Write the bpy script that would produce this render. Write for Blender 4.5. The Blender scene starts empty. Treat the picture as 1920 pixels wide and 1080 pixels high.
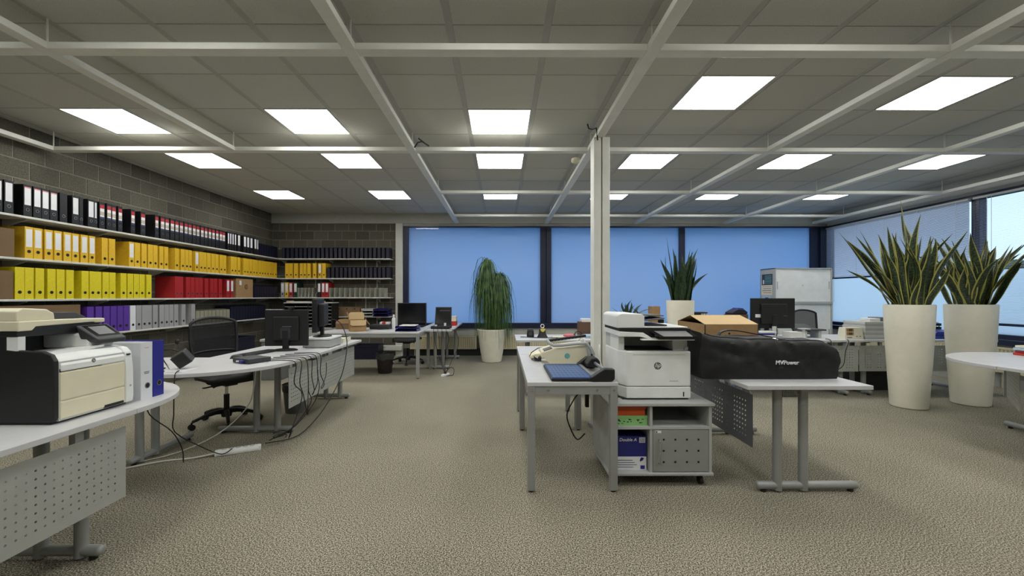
import bpy, math, random
from mathutils import Vector, Matrix
S = bpy.context.scene
COL = S.collection
PI = math.pi

# ---------------------------------------------------------------- camera, world, exposure
cd = bpy.data.cameras.new('camera')
cam = bpy.data.objects.new('camera', cd)
COL.objects.link(cam)
cam.location = (0, 0, 1.32)
cam.rotation_euler = (PI / 2, 0, -0.0053)
cd.sensor_width = 36.0
cd.lens = 36.0 * 780 / 1920
cd.shift_x = 15.1 / 1920
cd.shift_y = 14.4 / 1920
cd.clip_start = 0.05
cd.clip_end = 200
S.camera = cam
S.view_settings.view_transform = 'Standard'
S.view_settings.look = 'None'
S.view_settings.exposure = 0.0
S.view_settings.gamma = 1.0
S.view_settings.use_curve_mapping = False
wd = bpy.data.worlds.new('dusk_sky')
S.world = wd
wd.use_nodes = True
bg = wd.node_tree.nodes['Background']
bg.inputs[0].default_value = (0.62, 0.80, 1.0, 1)
bg.inputs[1].default_value = 1.5
PANEL_STRENGTH = 13.5      # the ceiling light panels

# ---------------------------------------------------------------- helpers
WL = {}


def lin(c):
    return tuple(((x / 255) / 12.92 if x / 255 <= 0.04045 else ((x / 255 + 0.055) / 1.055) ** 2.4) for x in c)


MATS = {}


def pm(name, rgb, rough=0.5, metal=0.0, noise=None, bump=None, rnd=0.0, rgb2=None, spec=0.5, coat=0.0):
    """procedural principled material: base colour, optional noise blend, bump and per-object variation"""
    m = bpy.data.materials.new(name)
    m.use_nodes = True
    nt = m.node_tree
    N, L = nt.nodes, nt.links
    b = N['Principled BSDF']
    b.inputs['Roughness'].default_value = rough
    b.inputs['Metallic'].default_value = metal
    b.inputs['Specular IOR Level'].default_value = spec
    b.inputs['Coat Weight'].default_value = coat
    c = lin(rgb)
    out = None
    tc = N.new('ShaderNodeTexCoord')
    if noise is None:
        noise = (9.0, 0.03)
    nz = N.new('ShaderNodeTexNoise')
    nz.inputs['Scale'].default_value = noise[0]
    nz.inputs['Detail'].default_value = 4
    L.new(tc.outputs['Object'], nz.inputs['Vector'])
    mx = N.new('ShaderNodeMix')
    mx.data_type = 'RGBA'
    rp = N.new('ShaderNodeMapRange')
    rp.inputs[1].default_value = 0.35
    rp.inputs[2].default_value = 0.65
    L.new(nz.outputs[0], rp.inputs[0])
    L.new(rp.outputs[0], mx.inputs[0])
    a = noise[1]
    c2 = lin(rgb2) if rgb2 else tuple(min(1, x * (1 + a)) for x in c)
    c1 = c if rgb2 else tuple(x * (1 - a) for x in c)
    mx.inputs[6].default_value = (*c1, 1)
    mx.inputs[7].default_value = (*c2, 1)
    out = mx.outputs[2]
    if rnd:
        oi = N.new('ShaderNodeObjectInfo')
        mr = N.new('ShaderNodeMapRange')
        mr.inputs[3].default_value = 1 - rnd
        mr.inputs[4].default_value = 1 + rnd
        L.new(oi.outputs['Random'], mr.inputs[0])
        hs = N.new('ShaderNodeHueSaturation')
        L.new(mr.outputs[0], hs.inputs['Value'])
        L.new(out, hs.inputs['Color'])
        out = hs.outputs[0]
    L.new(out, b.inputs['Base Color'])
    if bump:
        bn = N.new('ShaderNodeTexNoise')
        bn.inputs['Scale'].default_value = bump[0]
        bn.inputs['Detail'].default_value = 3
        L.new(tc.outputs['Object'], bn.inputs['Vector'])
        bp = N.new('ShaderNodeBump')
        bp.inputs['Strength'].default_value = bump[1]
        bp.inputs['Distance'].default_value = bump[2] if len(bump) > 2 else 0.01
        L.new(bn.outputs[0], bp.inputs['Height'])
        L.new(bp.outputs[0], b.inputs['Normal'])
    MATS[name] = m
    return m


class MB:
    """collects geometry in world (or local) coordinates and links it as one mesh object"""

    def __init__(self):
        self.v, self.f, self.m = [], [], []

    def add(self, vs, fs, mi=0):
        n = len(self.v)
        self.v += [tuple(p) for p in vs]
        self.f += [tuple(i + n for i in f) for f in fs]
        self.m += [mi] * len(fs)
        return self

    def box(self, x0, x1, y0, y1, z0, z1, mi=0):
        vs = [(x, y, z) for z in (z0, z1) for y in (y0, y1) for x in (x0, x1)]
        return self.add(vs, [(0, 2, 3, 1), (4, 5, 7, 6), (0, 1, 5, 4), (2, 6, 7, 3), (0, 4, 6, 2), (1, 3, 7, 5)], mi)

    def hexa(self, b, t, mi=0):
        """b and t: four points each, counter-clockwise from above"""
        return self.add(list(b) + list(t), [(3, 2, 1, 0), (4, 5, 6, 7), (0, 1, 5, 4), (1, 2, 6, 5), (2, 3, 7, 6), (3, 0, 4, 7)], mi)

    def prism(self, pts, z0, z1, axis='z', mi=0):
        """extrude a 2D outline; axis z: (x,y), axis y: (x,z) extruded in y, axis x: (y,z) extruded in x"""
        n = len(pts)
        if axis == 'z':
            g = lambda p, t: (p[0], p[1], t)
        elif axis == 'y':
            g = lambda p, t: (p[0], t, p[1])
        else:
            g = lambda p, t: (t, p[0], p[1])
        vs = [g(p, z0) for p in pts] + [g(p, z1) for p in pts]
        fs = [tuple(range(n - 1, -1, -1)), tuple(range(n, 2 * n))]
        fs += [(i, (i + 1) % n, n + (i + 1) % n, n + i) for i in range(n)]
        area = sum(pts[i][0] * pts[(i + 1) % n][1] - pts[(i + 1) % n][0] * pts[i][1] for i in range(n))
        flip = (area < 0) != (axis == 'y')
        if flip:
            fs = [f[::-1] for f in fs]
        return self.add(vs, fs, mi)

    def tube(self, pts, r, seg=8, mi=0, cap=True, rs=None):
        pts = [Vector(p) for p in pts]
        n = len(pts)
        up = Vector((0, 0, 1))
        rings = []
        prev = None
        for i, p in enumerate(pts):
            d = (pts[min(i + 1, n - 1)] - pts[max(i - 1, 0)])
            if d.length < 1e-9:
                d = up.copy()
            d.normalize()
            if prev is None:
                a = d.cross(up)
                if a.length < 1e-3:
                    a = d.cross(Vector((1, 0, 0)))
            else:
                a = prev - d * prev.dot(d)
                if a.length < 1e-4:
                    a = d.cross(Vector((1, 0, 0)))
            a.normalize()
            prev = a
            b = d.cross(a)
            rr = rs[i] if rs else r
            rings.append([p + (a * math.cos(2 * PI * k / seg) + b * math.sin(2 * PI * k / seg)) * rr for k in range(seg)])
        vs = [q for ring in rings for q in ring]
        fs = []
        for i in range(n - 1):
            for k in range(seg):
                fs.append((i * seg + k, i * seg + (k + 1) % seg, (i + 1) * seg + (k + 1) % seg, (i + 1) * seg + k))
        if cap:
            fs.append(tuple(range(seg - 1, -1, -1)))
            fs.append(tuple((n - 1) * seg + k for k in range(seg)))
        return self.add(vs, fs, mi)

    def cyl(self, p0, p1, r, r1=None, seg=16, mi=0):
        return self.tube([p0, p1], r, seg, mi, True, [r, r if r1 is None else r1])

    def lathe(self, prof, cx=0, cy=0, seg=32, mi=0, sx=1.0, sy=1.0):
        """prof: (r, z) from bottom to top; closed with caps where r > 0"""
        vs, fs = [], []
        for r, z in prof:
            vs += [(cx + sx * r * math.cos(2 * PI * k / seg), cy + sy * r * math.sin(2 * PI * k / seg), z) for k in range(seg)]
        for i in range(len(prof) - 1):
            for k in range(seg):
                fs.append((i * seg + k, i * seg + (k + 1) % seg, (i + 1) * seg + (k + 1) % seg, (i + 1) * seg + k))
        fs.append(tuple(range(seg - 1, -1, -1)))
        n = len(prof) - 1
        fs.append(tuple(n * seg + k for k in range(seg)))
        return self.add(vs, fs, mi)

    def ball(self, c, rx, ry=None, rz=None, su=16, sv=10, mi=0):
        ry = rx if ry is None else ry
        rz = rx if rz is None else rz
        prof = []
        vs, fs = [], []
        for j in range(1, sv):
            t = PI * j / sv - PI / 2
            for k in range(su):
                p = 2 * PI * k / su
                vs.append((c[0] + rx * math.cos(t) * math.cos(p), c[1] + ry * math.cos(t) * math.sin(p), c[2] + rz * math.sin(t)))
        for j in range(sv - 2):
            for k in range(su):
                fs.append((j * su + k, j * su + (k + 1) % su, (j + 1) * su + (k + 1) % su, (j + 1) * su + k))
        n = len(vs)
        vs += [(c[0], c[1], c[2] - rz), (c[0], c[1], c[2] + rz)]
        for k in range(su):
            fs.append((n, (k + 1) % su, k))
            fs.append((n + 1, (sv - 2) * su + k, (sv - 2) * su + (k + 1) % su))
        return self.add(vs, fs, mi)

    def xf(self, M):
        self.v = [tuple(M @ Vector(p)) for p in self.v]
        return self

    def mesh(self, name, mats, smooth=None):
        me = bpy.data.meshes.new(name)
        me.from_pydata(self.v, [], self.f)
        if not isinstance(mats, (list, tuple)):
            mats = [mats]
        for m in mats:
            me.materials.append(MATS[m] if isinstance(m, str) else m)
        if len(mats) > 1:
            me.polygons.foreach_set('material_index', self.m)
        if smooth:
            me.polygons.foreach_set('use_smooth', [True] * len(me.polygons))
            me.set_sharp_from_angle(angle=math.radians(smooth))
        me.update()
        return me

    def build(self, name, mats, parent=None, smooth=None, bev=0.0, seg=2, local=False, origin=None, solid=0.0):
        org = Vector((0, 0, 0))
        if not local:
            if parent is not None:
                org = WL[parent]
            elif origin is not None:
                org = Vector(origin)
            else:
                xs, ys, zs = zip(*self.v)
                org = Vector(((min(xs) + max(xs)) / 2, (min(ys) + max(ys)) / 2, min(zs)))
            self.v = [(p[0] - org[0], p[1] - org[1], p[2] - org[2]) for p in self.v]
        me = self.mesh(name, mats, smooth)
        o = bpy.data.objects.new(name, me)
        COL.objects.link(o)
        if parent is not None:
            o.parent = parent
        else:
            o.location = org
        WL[o] = org
        if solid:
            md = o.modifiers.new('thickness', 'SOLIDIFY')
            md.thickness = solid
        if bev:
            md = o.modifiers.new('edges', 'BEVEL')
            md.width = bev
            md.segments = seg
            md.limit_method = 'ANGLE'
            md.harden_normals = False
        return o


def B(*a):
    return MB().box(*a)


def tag(o, label=None, cat=None, group=None, kind=None):
    if label:
        o['label'] = label
    if cat:
        o['category'] = cat
    if group:
        o['group'] = group
    if kind:
        o['kind'] = kind
    return o


def thing(name, label, cat, loc=(0, 0, 0), rz=0.0, group=None):
    o = bpy.data.objects.new(name, None)
    o.empty_display_size = 0.1
    COL.objects.link(o)
    o.location = loc
    o.rotation_euler = (0, 0, rz)
    WL[o] = Vector(loc)
    return tag(o, label, cat, group)


def struct(name, mb, mats, **k):
    return tag(mb.build(name, mats, origin=k.pop('origin', (0, 0, 0)), **k), kind='structure')


def inst(name, me, parent=None, loc=(0, 0, 0), rot=(0, 0, 0), sc=(1, 1, 1)):
    o = bpy.data.objects.new(name, me)
    COL.objects.link(o)
    o.location = loc
    o.rotation_euler = rot
    o.scale = sc
    if parent is not None:
        o.parent = parent
    return o


def copy_tree(o, parent=None):
    c = o.copy()
    COL.objects.link(c)
    c.parent = parent
    for ch in list(o.children):
        copy_tree(ch, c)
    return c


def text(body, size, parent, loc, rot, m, ext=0.0006, shear=0.0, align='CENTER', name='lettering', scx=1.0, bold=0.0):
    cu = bpy.data.curves.new(name, 'FONT')
    cu.body = body
    cu.size = size
    cu.extrude = ext
    cu.shear = shear
    cu.offset = bold
    cu.align_x = align
    cu.align_y = 'CENTER'
    cu.resolution_u = 3
    cu.materials.append(MATS[m])
    tmp = bpy.data.objects.new(name, cu)
    COL.objects.link(tmp)
    me = bpy.data.meshes.new_from_object(tmp.evaluated_get(bpy.context.evaluated_depsgraph_get()))
    bpy.data.objects.remove(tmp)
    me.name = name
    o = bpy.data.objects.new(name, me)
    COL.objects.link(o)
    o.parent = parent
    o.location = loc
    o.rotation_euler = rot
    o.scale = (scx, 1, 1)
    return o


ORD = ('first second third fourth fifth sixth seventh eighth ninth tenth eleventh twelfth thirteenth fourteenth fifteenth sixteenth '
       'seventeenth eighteenth nineteenth twentieth').split()
TENS = {2: 'twenty', 3: 'thirty', 4: 'forty', 5: 'fifty'}


def ordw(n):
    if n <= 20:
        return ORD[n - 1]
    if n % 10 == 0:
        return {3: 'thirtieth', 4: 'fortieth', 5: 'fiftieth'}[n // 10]
    return TENS[n // 10] + '-' + ORD[n % 10 - 1]


def arc(cx, cy, r, a0, a1, n):
    return [(cx + r * math.cos(math.radians(a0 + (a1 - a0) * i / n)), cy + r * math.sin(math.radians(a0 + (a1 - a0) * i / n))) for i in range(n + 1)]


# ---------------------------------------------------------------- materials
pm('beam', (222, 222, 213), 0.45)
pm('column_paint', (222, 222, 214), 0.45)
pm('tile', (192, 191, 182), 0.95, noise=(160, 0.10), bump=(220, 0.25, 0.003), rnd=0.05)
pm('tbar', (172, 171, 164), 0.6)
pm('mortar', (132, 128, 117), 0.95, noise=(60, 0.12))
pm('block', (93, 89, 78), 0.95, noise=(70, 0.22), bump=(140, 0.5, 0.004), rnd=0.22)
pm('paint', (176, 177, 170), 0.7)
pm('white_paint', (206, 206, 198), 0.5)
pm('frame_navy', (24, 32, 58), 0.35)
pm('radiator', (205, 196, 164), 0.5)
pm('desk_white', (198, 198, 199), 0.42)
pm('desk_edge', (165, 165, 158), 0.5)
pm('silver', (154, 156, 153), 0.42, 0.2)
pm('silver_panel', (172, 174, 168), 0.5, 0.25)
pm('panel_dark', (104, 106, 110), 0.5, 0.25)
pm('black_plastic', (22, 22, 24), 0.5)
pm('black_gloss', (9, 10, 12), 0.12)
pm('dark_grey', (52, 54, 56), 0.5)
pm('mid_grey', (112, 113, 113), 0.5)
pm('light_grey', (176, 178, 176), 0.5)
pm('pale_grey', (196, 198, 196), 0.5)
pm('cream', (226, 219, 190), 0.5)
pm('printer_white', (233, 235, 232), 0.45)
pm('pot', (226, 222, 204), 0.55)
pm('soil', (38, 30, 24), 0.95, noise=(90, 0.4))
pm('cardboard', (160, 128, 88), 0.8, noise=(25, 0.06))
pm('cardboard_inside', (200, 172, 128), 0.8)
pm('cardboard_dark', (118, 94, 66), 0.85)
pm('paper', (226, 226, 224), 0.8)
pm('paper_cream', (222, 218, 196), 0.8)
pm('label_white', (228, 228, 230), 0.6)
pm('label_pink', (224, 150, 150), 0.6)
pm('label_red', (176, 36, 44), 0.6)
pm('label_tan', (190, 176, 160), 0.6)
pm('label_blue', (60, 66, 110), 0.6)
pm('hole', (14, 13, 12), 0.6)
pm('chrome', (200, 200, 200), 0.2, 1.0)
pm('b_black', (18, 18, 22), 0.5)
pm('b_yellow', (222, 180, 38), 0.6, noise=(40, 0.05))
pm('b_lemon', (220, 204, 24), 0.6, noise=(40, 0.05))
pm('b_red', (168, 28, 34), 0.6)
pm('b_purple', (86, 48, 150), 0.6)
pm('b_grey', (158, 158, 160), 0.7, noise=(140, 0.12))
pm('b_white', (222, 224, 228), 0.5)
pm('b_green', (14, 58, 44), 0.6)
pm('b_blue', (34, 38, 140), 0.4)
pm('b_pink', (170, 62, 72), 0.6)
pm('navy', (13, 14, 40), 0.55)
pm('navy_edge', (60, 66, 92), 0.5)
pm('beige_file', (150, 148, 128), 0.7)
pm('grey_file', (172, 172, 160), 0.7)
pm('fabric_black', (17, 17, 18), 0.62, noise=(120, 0.2), bump=(400, 0.3, 0.002))
pm('orange', (214, 88, 34), 0.7)
pm('green_box', (150, 206, 130), 0.6)
pm('box_blue', (30, 34, 112), 0.5)
pm('tray_blue', (34, 34, 104), 0.3)
pm('cut_blue', (44, 82, 140), 0.3)
pm('steel', (170, 174, 178), 0.3, 0.6)
pm('teal', (110, 176, 176), 0.5)
pm('pink', (214, 110, 124), 0.5)
pm('red', (190, 52, 40), 0.5)
pm('yellow_pad', (206, 190, 80), 0.5)
pm('bin_brown', (40, 30, 28), 0.6)
pm('bag_film', (70, 70, 70), 0.35)
pm('leather_brown', (96, 70, 52), 0.7)
pm('blue_fabric', (40, 66, 150), 0.8)
pm('light_blue', (170, 196, 214), 0.6)
pm('sign_grey', (96, 98, 100), 0.6)
pm('screen', (16, 17, 20), 0.15)
pm('ground_paving', (188, 188, 184), 0.9, noise=(3, 0.15))
pm('hedge', (44, 66, 34), 0.9, noise=(14, 0.5))
pm('render_wall', (120, 126, 140), 0.9)
pm('cable_black', (16, 16, 17), 0.5)
pm('cable_white', (206, 204, 196), 0.5)


def emit(name, col, st):
    m = bpy.data.materials.new(name)
    m.use_nodes = True
    nt = m.node_tree
    b = nt.nodes['Principled BSDF']
    b.inputs['Base Color'].default_value = (*col, 1)
    b.inputs['Emission Color'].default_value = (*col, 1)
    b.inputs['Emission Strength'].default_value = st
    MATS[name] = m


emit('light_panel', (1.0, 1.0, 0.965), PANEL_STRENGTH)


def film(name, tint, body, f):
    """frosted window film: light from outside diffuses through, room light scatters back"""
    m = bpy.data.materials.new(name)
    m.use_nodes = True
    nt = m.node_tree
    N, L = nt.nodes, nt.links
    N.remove(N['Principled BSDF'])
    tr = N.new('ShaderNodeBsdfTranslucent')
    tr.inputs[0].default_value = (*tint, 1)
    df = N.new('ShaderNodeBsdfDiffuse')
    df.inputs[0].default_value = (*body, 1)
    tc = N.new('ShaderNodeTexCoord')
    nz = N.new('ShaderNodeTexNoise')
    nz.inputs['Scale'].default_value = 1.5
    L.new(tc.outputs['Object'], nz.inputs['Vector'])
    mr = N.new('ShaderNodeMapRange')
    mr.inputs[3].default_value = f - 0.03
    mr.inputs[4].default_value = f + 0.03
    L.new(nz.outputs[0], mr.inputs[0])
    mx = N.new('ShaderNodeMixShader')
    L.new(mr.outputs[0], mx.inputs[0])
    L.new(df.outputs[0], mx.inputs[1])
    L.new(tr.outputs[0], mx.inputs[2])
    L.new(mx.outputs[0], N['Material Output'].inputs[0])
    MATS[name] = m


film('film_blue', (0.31, 0.61, 0.92), (0.84, 0.82, 0.76), 0.67)
film('film_pale', (0.86, 0.94, 1.0), (0.6, 0.66, 0.75), 0.94)


def glass(name, rough=0.02, tint=(0.93, 0.96, 1.0)):
    m = bpy.data.materials.new(name)
    m.use_nodes = True
    nt = m.node_tree
    N, L = nt.nodes, nt.links
    N.remove(N['Principled BSDF'])
    tp = N.new('ShaderNodeBsdfTransparent')
    tp.inputs[0].default_value = (*tint, 1)
    gl = N.new('ShaderNodeBsdfGlossy')
    gl.inputs['Roughness'].default_value = rough
    fr = N.new('ShaderNodeFresnel')
    fr.inputs[0].default_value = 1.5
    mx = N.new('ShaderNodeMixShader')
    ge = N.new('ShaderNodeNewGeometry')      # only the outer faces reflect, no internal reflection inside the pane
    sb = N.new('ShaderNodeMath')
    sb.operation = 'SUBTRACT'
    sb.inputs[0].default_value = 1.0
    L.new(ge.outputs['Backfacing'], sb.inputs[1])
    ml = N.new('ShaderNodeMath')
    ml.operation = 'MULTIPLY'
    L.new(fr.outputs[0], ml.inputs[0])
    L.new(sb.outputs[0], ml.inputs[1])
    L.new(ml.outputs[0], mx.inputs[0])
    L.new(tp.outputs[0], mx.inputs[1])
    L.new(gl.outputs[0], mx.inputs[2])
    L.new(mx.outputs[0], N['Material Output'].inputs[0])
    MATS[name] = m


glass('glass')


def mesh_fabric(name, rgb, dens):
    """see-through chair mesh: fine threads with open gaps between them"""
    m = bpy.data.materials.new(name)
    m.use_nodes = True
    nt = m.node_tree
    N, L = nt.nodes, nt.links
    b = N['Principled BSDF']
    b.inputs['Base Color'].default_value = (*lin(rgb), 1)
    b.inputs['Roughness'].default_value = 0.8
    b.inputs['Alpha'].default_value = dens
    MATS[name] = m


mesh_fabric('chair_mesh', (20, 20, 22), 0.80)


def carpet():
    m = bpy.data.materials.new('carpet')
    m.use_nodes = True
    nt = m.node_tree
    N, L = nt.nodes, nt.links
    b = N['Principled BSDF']
    b.inputs['Roughness'].default_value = 1.0
    b.inputs['Specular IOR Level'].default_value = 0.1
    tc = N.new('ShaderNodeTexCoord')
    n1 = N.new('ShaderNodeTexNoise')
    n1.inputs['Scale'].default_value = 140
    n1.inputs['Detail'].default_value = 2
    n1.inputs['Roughness'].default_value = 0.8
    n2 = N.new('ShaderNodeTexNoise')
    n2.inputs['Scale'].default_value = 1.1
    n2.inputs['Detail'].default_value = 4
    for n in (n1, n2):
        L.new(tc.outputs['Object'], n.inputs['Vector'])
    cr = N.new('ShaderNodeValToRGB')
    e = cr.color_ramp.elements
    e[0].position = 0.39
    e[0].color = (*lin((60, 55, 45)), 1)
    e[1].position = 0.61
    e[1].color = (*lin((200, 194, 174)), 1)
    k = cr.color_ramp.elements.new(0.5)
    k.color = (*lin((128, 122, 106)), 1)
    L.new(n1.outputs[0], cr.inputs[0])
    mr = N.new('ShaderNodeMapRange')
    mr.inputs[1].default_value = 0.3
    mr.inputs[2].default_value = 0.7
    mr.inputs[3].default_value = 0.9
    mr.inputs[4].default_value = 1.08
    L.new(n2.outputs[0], mr.inputs[0])
    hs = N.new('ShaderNodeHueSaturation')
    L.new(mr.outputs[0], hs.inputs['Value'])
    L.new(cr.outputs[0], hs.inputs['Color'])
    L.new(hs.outputs[0], b.inputs['Base Color'])
    MATS['carpet'] = m


carpet()


def leaf_mat(name, mid, dark, edge, band):
    """leaf coloured by its UV: dark banded centre, pale margins"""
    m = bpy.data.materials.new(name)
    m.use_nodes = True
    nt = m.node_tree
    N, L = nt.nodes, nt.links
    b = N['Principled BSDF']
    b.inputs['Roughness'].default_value = 0.4
    uv = N.new('ShaderNodeUVMap')
    uv.uv_map = 'UVMap'
    sp = N.new('ShaderNodeSeparateXYZ')
    L.new(uv.outputs[0], sp.inputs[0])
    nz = N.new('ShaderNodeTexNoise')
    nz.inputs['Scale'].default_value = 1.0
    nz.inputs['Detail'].default_value = 3
    mp = N.new('ShaderNodeMapping')
    mp.inputs['Scale'].default_value = (3, 42, 1)
    L.new(uv.outputs[0], mp.inputs[0])
    L.new(mp.outputs[0], nz.inputs['Vector'])
    cr = N.new('ShaderNodeValToRGB')
    cr.color_ramp.elements[0].position = 0.42
    cr.color_ramp.elements[0].color = (*lin(dark), 1)
    cr.color_ramp.elements[1].position = 0.6
    cr.color_ramp.elements[1].color = (*lin(mid), 1)
    L.new(nz.outputs[0], cr.inputs[0])
    d = N.new('ShaderNodeMath')
    d.operation = 'SUBTRACT'
    d.inputs[1].default_value = 0.5
    L.new(sp.outputs[0], d.inputs[0])
    ab = N.new('ShaderNodeMath')
    ab.operation = 'ABSOLUTE'
    L.new(d.outputs[0], ab.inputs[0])
    gt = N.new('ShaderNodeMath')
    gt.operation = 'GREATER_THAN'
    gt.inputs[1].default_value = band
    L.new(ab.outputs[0], gt.inputs[0])
    mx = N.new('ShaderNodeMix')
    mx.data_type = 'RGBA'
    L.new(gt.outputs[0], mx.inputs[0])
    L.new(cr.outputs[0], mx.inputs[6])
    mx.inputs[7].default_value = (*lin(edge), 1)
    L.new(mx.outputs[2], b.inputs['Base Color'])
    MATS[name] = m


leaf_mat('snake_leaf', (70, 84, 54), (24, 38, 24), (172, 168, 86), 0.37)
leaf_mat('snake_leaf_dark', (52, 78, 42), (20, 38, 22), (44, 66, 36), 0.45)
pm('palm_leaf', (34, 60, 30), 0.45, noise=(9, 0.3), rgb2=(84, 116, 56))
pm('bark', (84, 70, 54), 0.9)
# ================================================================ the room
XL, XR, YB, YF, CZ = -5.05, 7.2, 9.2, -4.0, 3.12
GX0, GPX, GY0, GPY = -0.023, 1.968, 2.764, 0.625      # ceiling grid
struct('floor', B(XL - 0.2, XR + 0.2, YF - 0.2, YB + 0.2, -0.1, 0.0), 'carpet')
struct('ground', B(XL - 30, XR + 60, -40, YB + 50, -0.4, -0.3), 'ground_paving')

# ---- ceiling: carrier slab with the grid bars, each tile in view an object of its own
ce = struct('ceiling', B(XL - 0.2, XR + 0.2, YF - 0.2, YB + 0.2, CZ + 0.004, CZ + 0.25), 'tbar')
LIGHTS = []
for k in (-2, -1, 0):
    LIGHTS += [(3 * k, 2), (3 * k, 4), (3 * k, 7)]
for k in (1, 2):
    LIGHTS += [(3 * k, 1), (3 * k, 4), (3 * k, 7)]
LIGHTS += [(9, 4), (9, 7)]
BACK_LIGHTS = [(3 * k, r) for k in (-2, -1, 0, 1, 2, 3) for r in (-2, -5)]
LS = set(LIGHTS + BACK_LIGHTS)


def col_x(c):
    return GX0 + c * GPX / 3


tile_me = {}


def tile_mesh(w, d):
    k = (round(w, 3), round(d, 3))
    if k not in tile_me:
        e = 0.003
        mb = MB().hexa([(-w / 2 + e, -d / 2 + e, 0), (w / 2 - e, -d / 2 + e, 0), (w / 2 - e, d / 2 - e, 0), (-w / 2 + e, d / 2 - e, 0)],
                       [(-w / 2, -d / 2, 0.008), (w / 2, -d / 2, 0.008), (w / 2, d / 2, 0.008), (-w / 2, d / 2, 0.008)])
        tile_me[k] = mb.mesh('ceiling_tile', 'tile')
    return tile_me[k]


rest = MB()
for r in range(-11, 11):
    y0, y1 = GY0 + r * GPY, min(GY0 + (r + 1) * GPY, YB)
    y0 = max(y0, YF)
    if y1 - y0 < 0.05:
        continue
    for c in range(-8, 12):
        if (c, r) in LS:
            continue
        x0, x1 = col_x(c) - 0.305, col_x(c) + 0.305
        x0, x1 = max(x0, XL), min(x1, XR)
        if x1 - x0 < 0.05:
            continue
        if r >= -1:
            inst('ceiling_tile', tile_mesh(x1 - x0, y1 - y0 - 0.008), ce, ((x0 + x1) / 2, (y0 + y1) / 2, CZ))
        else:
            rest.box(x0, x1, y0 + 0.004, y1 - 0.004, CZ, CZ + 0.008)
tag(rest.build('ceiling_tile_field', 'tile', ce), kind='stuff')

# ---- light panels
def light(c, r, label):
    x, y = col_x(c), GY0 + (r + 0.5) * GPY
    t = thing('ceiling_light', label, 'ceiling light', (x, y, CZ - 0.004), 0, 'square ceiling light panels')
    f = MB()
    a, b = 0.309, 0.298
    for q in ((-a, a, -a, -b), (-a, a, b, a), (-a, -b, -b, b), (b, a, -b, b)):
        f.box(*q, 0, 0.008)
    f.build('frame', 'white_paint', t, local=True)
    B(-b, b, -b, b, 0.002, 0.0078).build('diffuser', 'light_panel', t, local=True)


NAMES = {(-6, 2): 'leftmost in the near row, beside the block wall', (-3, 2): 'second from the left in the near row', (0, 2): 'in the near row above the aisle, middle of the picture',
         (3, 1): 'large and near, just right of the steel column', (6, 1): 'large and near, at the top right corner',
         (-6, 4): 'leftmost in the middle row', (-3, 4): 'second from the left in the middle row', (0, 4): 'third from the left in the middle row',
         (3, 4): 'just right of the column in the middle row', (6, 4): 'second from the right in the middle row', (9, 4): 'rightmost in the middle row, above the tall planters',
         (-6, 7): 'leftmost in the far row, over the binders', (-3, 7): 'second from the left in the far row', (0, 7): 'third from the left in the far row',
         (3, 7): 'partly behind the steel column in the far row', (6, 7): 'second from the right in the far row', (9, 7): 'rightmost in the far row'}
for q in LIGHTS:
    light(*q, 'square white light panel, ' + NAMES[q])
for c, r in BACK_LIGHTS:
    light(c, r, 'square white light panel behind the viewer')

# ---- hanging grid of pale beams
BZ0, BZ1, BW = 2.903, 2.948, 0.085
BX = [-0.985 + GPX * k for k in range(-2, 5)]
TY = [GY0 + 1.875 * k - 0.045 for k in range(-3, 4)]
n = 0
for i, x in enumerate(BX):
    y1 = TY[4] + 0.04 if i < 2 else 9.16
    n += 1
    bm = struct('trim_%d' % n, B(x - BW / 2, x + BW / 2, YF, y1, BZ0, BZ1), 'beam', bev=0.004)
    for y in TY:
        if 2 < y < y1 - 0.3 or (i < 2 and 4 < y < 5):
            MB().tube([(x, y, BZ1), (x, y, CZ + 0.002)], 0.006, 6).build('hanger', 'beam', bm)
for j, y in enumerate(TY):
    n += 1
    mb = MB()
    for i in range(len(BX) - 1):
        if j >= 5 and i < 2:
            continue
        mb.box(BX[i] + BW / 2, BX[i + 1] - BW / 2, y - 0.04, y + 0.045, BZ0 + 0.001, BZ1 - 0.001)
    struct('trim_%d' % n, mb, 'beam', bev=0.003)

# ---- concrete block walls
BL, BH, MJ = 0.305, 0.1965, 0.010
blk = {}


def block_mesh(l, h):
    k = (round(l, 3), round(h, 3))
    if k not in blk:
        e, d = 0.003, 0.012
        l, h = l / 2, h / 2
        mb = MB()
        mb.add([(-l, 0.006, -h), (l, 0.006, -h), (l, 0.006, h), (-l, 0.006, h), (-l + e, -d, -h + e), (l - e, -d, -h + e), (l - e, -d, h - e), (-l + e, -d, h - e)],
               [(4, 5, 6, 7), (0, 1, 5, 4), (1, 2, 6, 5), (2, 3, 7, 6), (3, 0, 4, 7)])
        blk[k] = mb.mesh('concrete_block', 'block')
    return blk[k]


wl = struct('wall_left', B(XL - 0.25, XL - 0.0045, YF - 0.2, YB + 0.2, 0, CZ + 0.02), 'mortar')
field = MB()
for r in range(16):
    z0, z1 = r * BH, min((r + 1) * BH - MJ, CZ)
    a = YB - (0.5 * BL if r % 2 else 0)
    if r % 2:
        inst('concrete_block', block_mesh(BL / 2 - MJ, z1 - z0), wl, (XL - 0.012, YB - BL / 4, (z0 + z1) / 2), (0, 0, PI / 2))
    while a > YF:
        y1, y0 = a, max(a - BL + MJ, YF)
        if y1 > 4.1:
            inst('concrete_block', block_mesh(y1 - y0, z1 - z0), wl, (XL - 0.012, (y0 + y1) / 2, (z0 + z1) / 2), (0, 0, PI / 2))
        elif y1 - y0 > 0.02:
            field.box(XL - 0.013, XL, y0, y1, z0, z1)
        a -= BL
tag(field.build('concrete_block_field', 'block', wl), kind='stuff')

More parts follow.
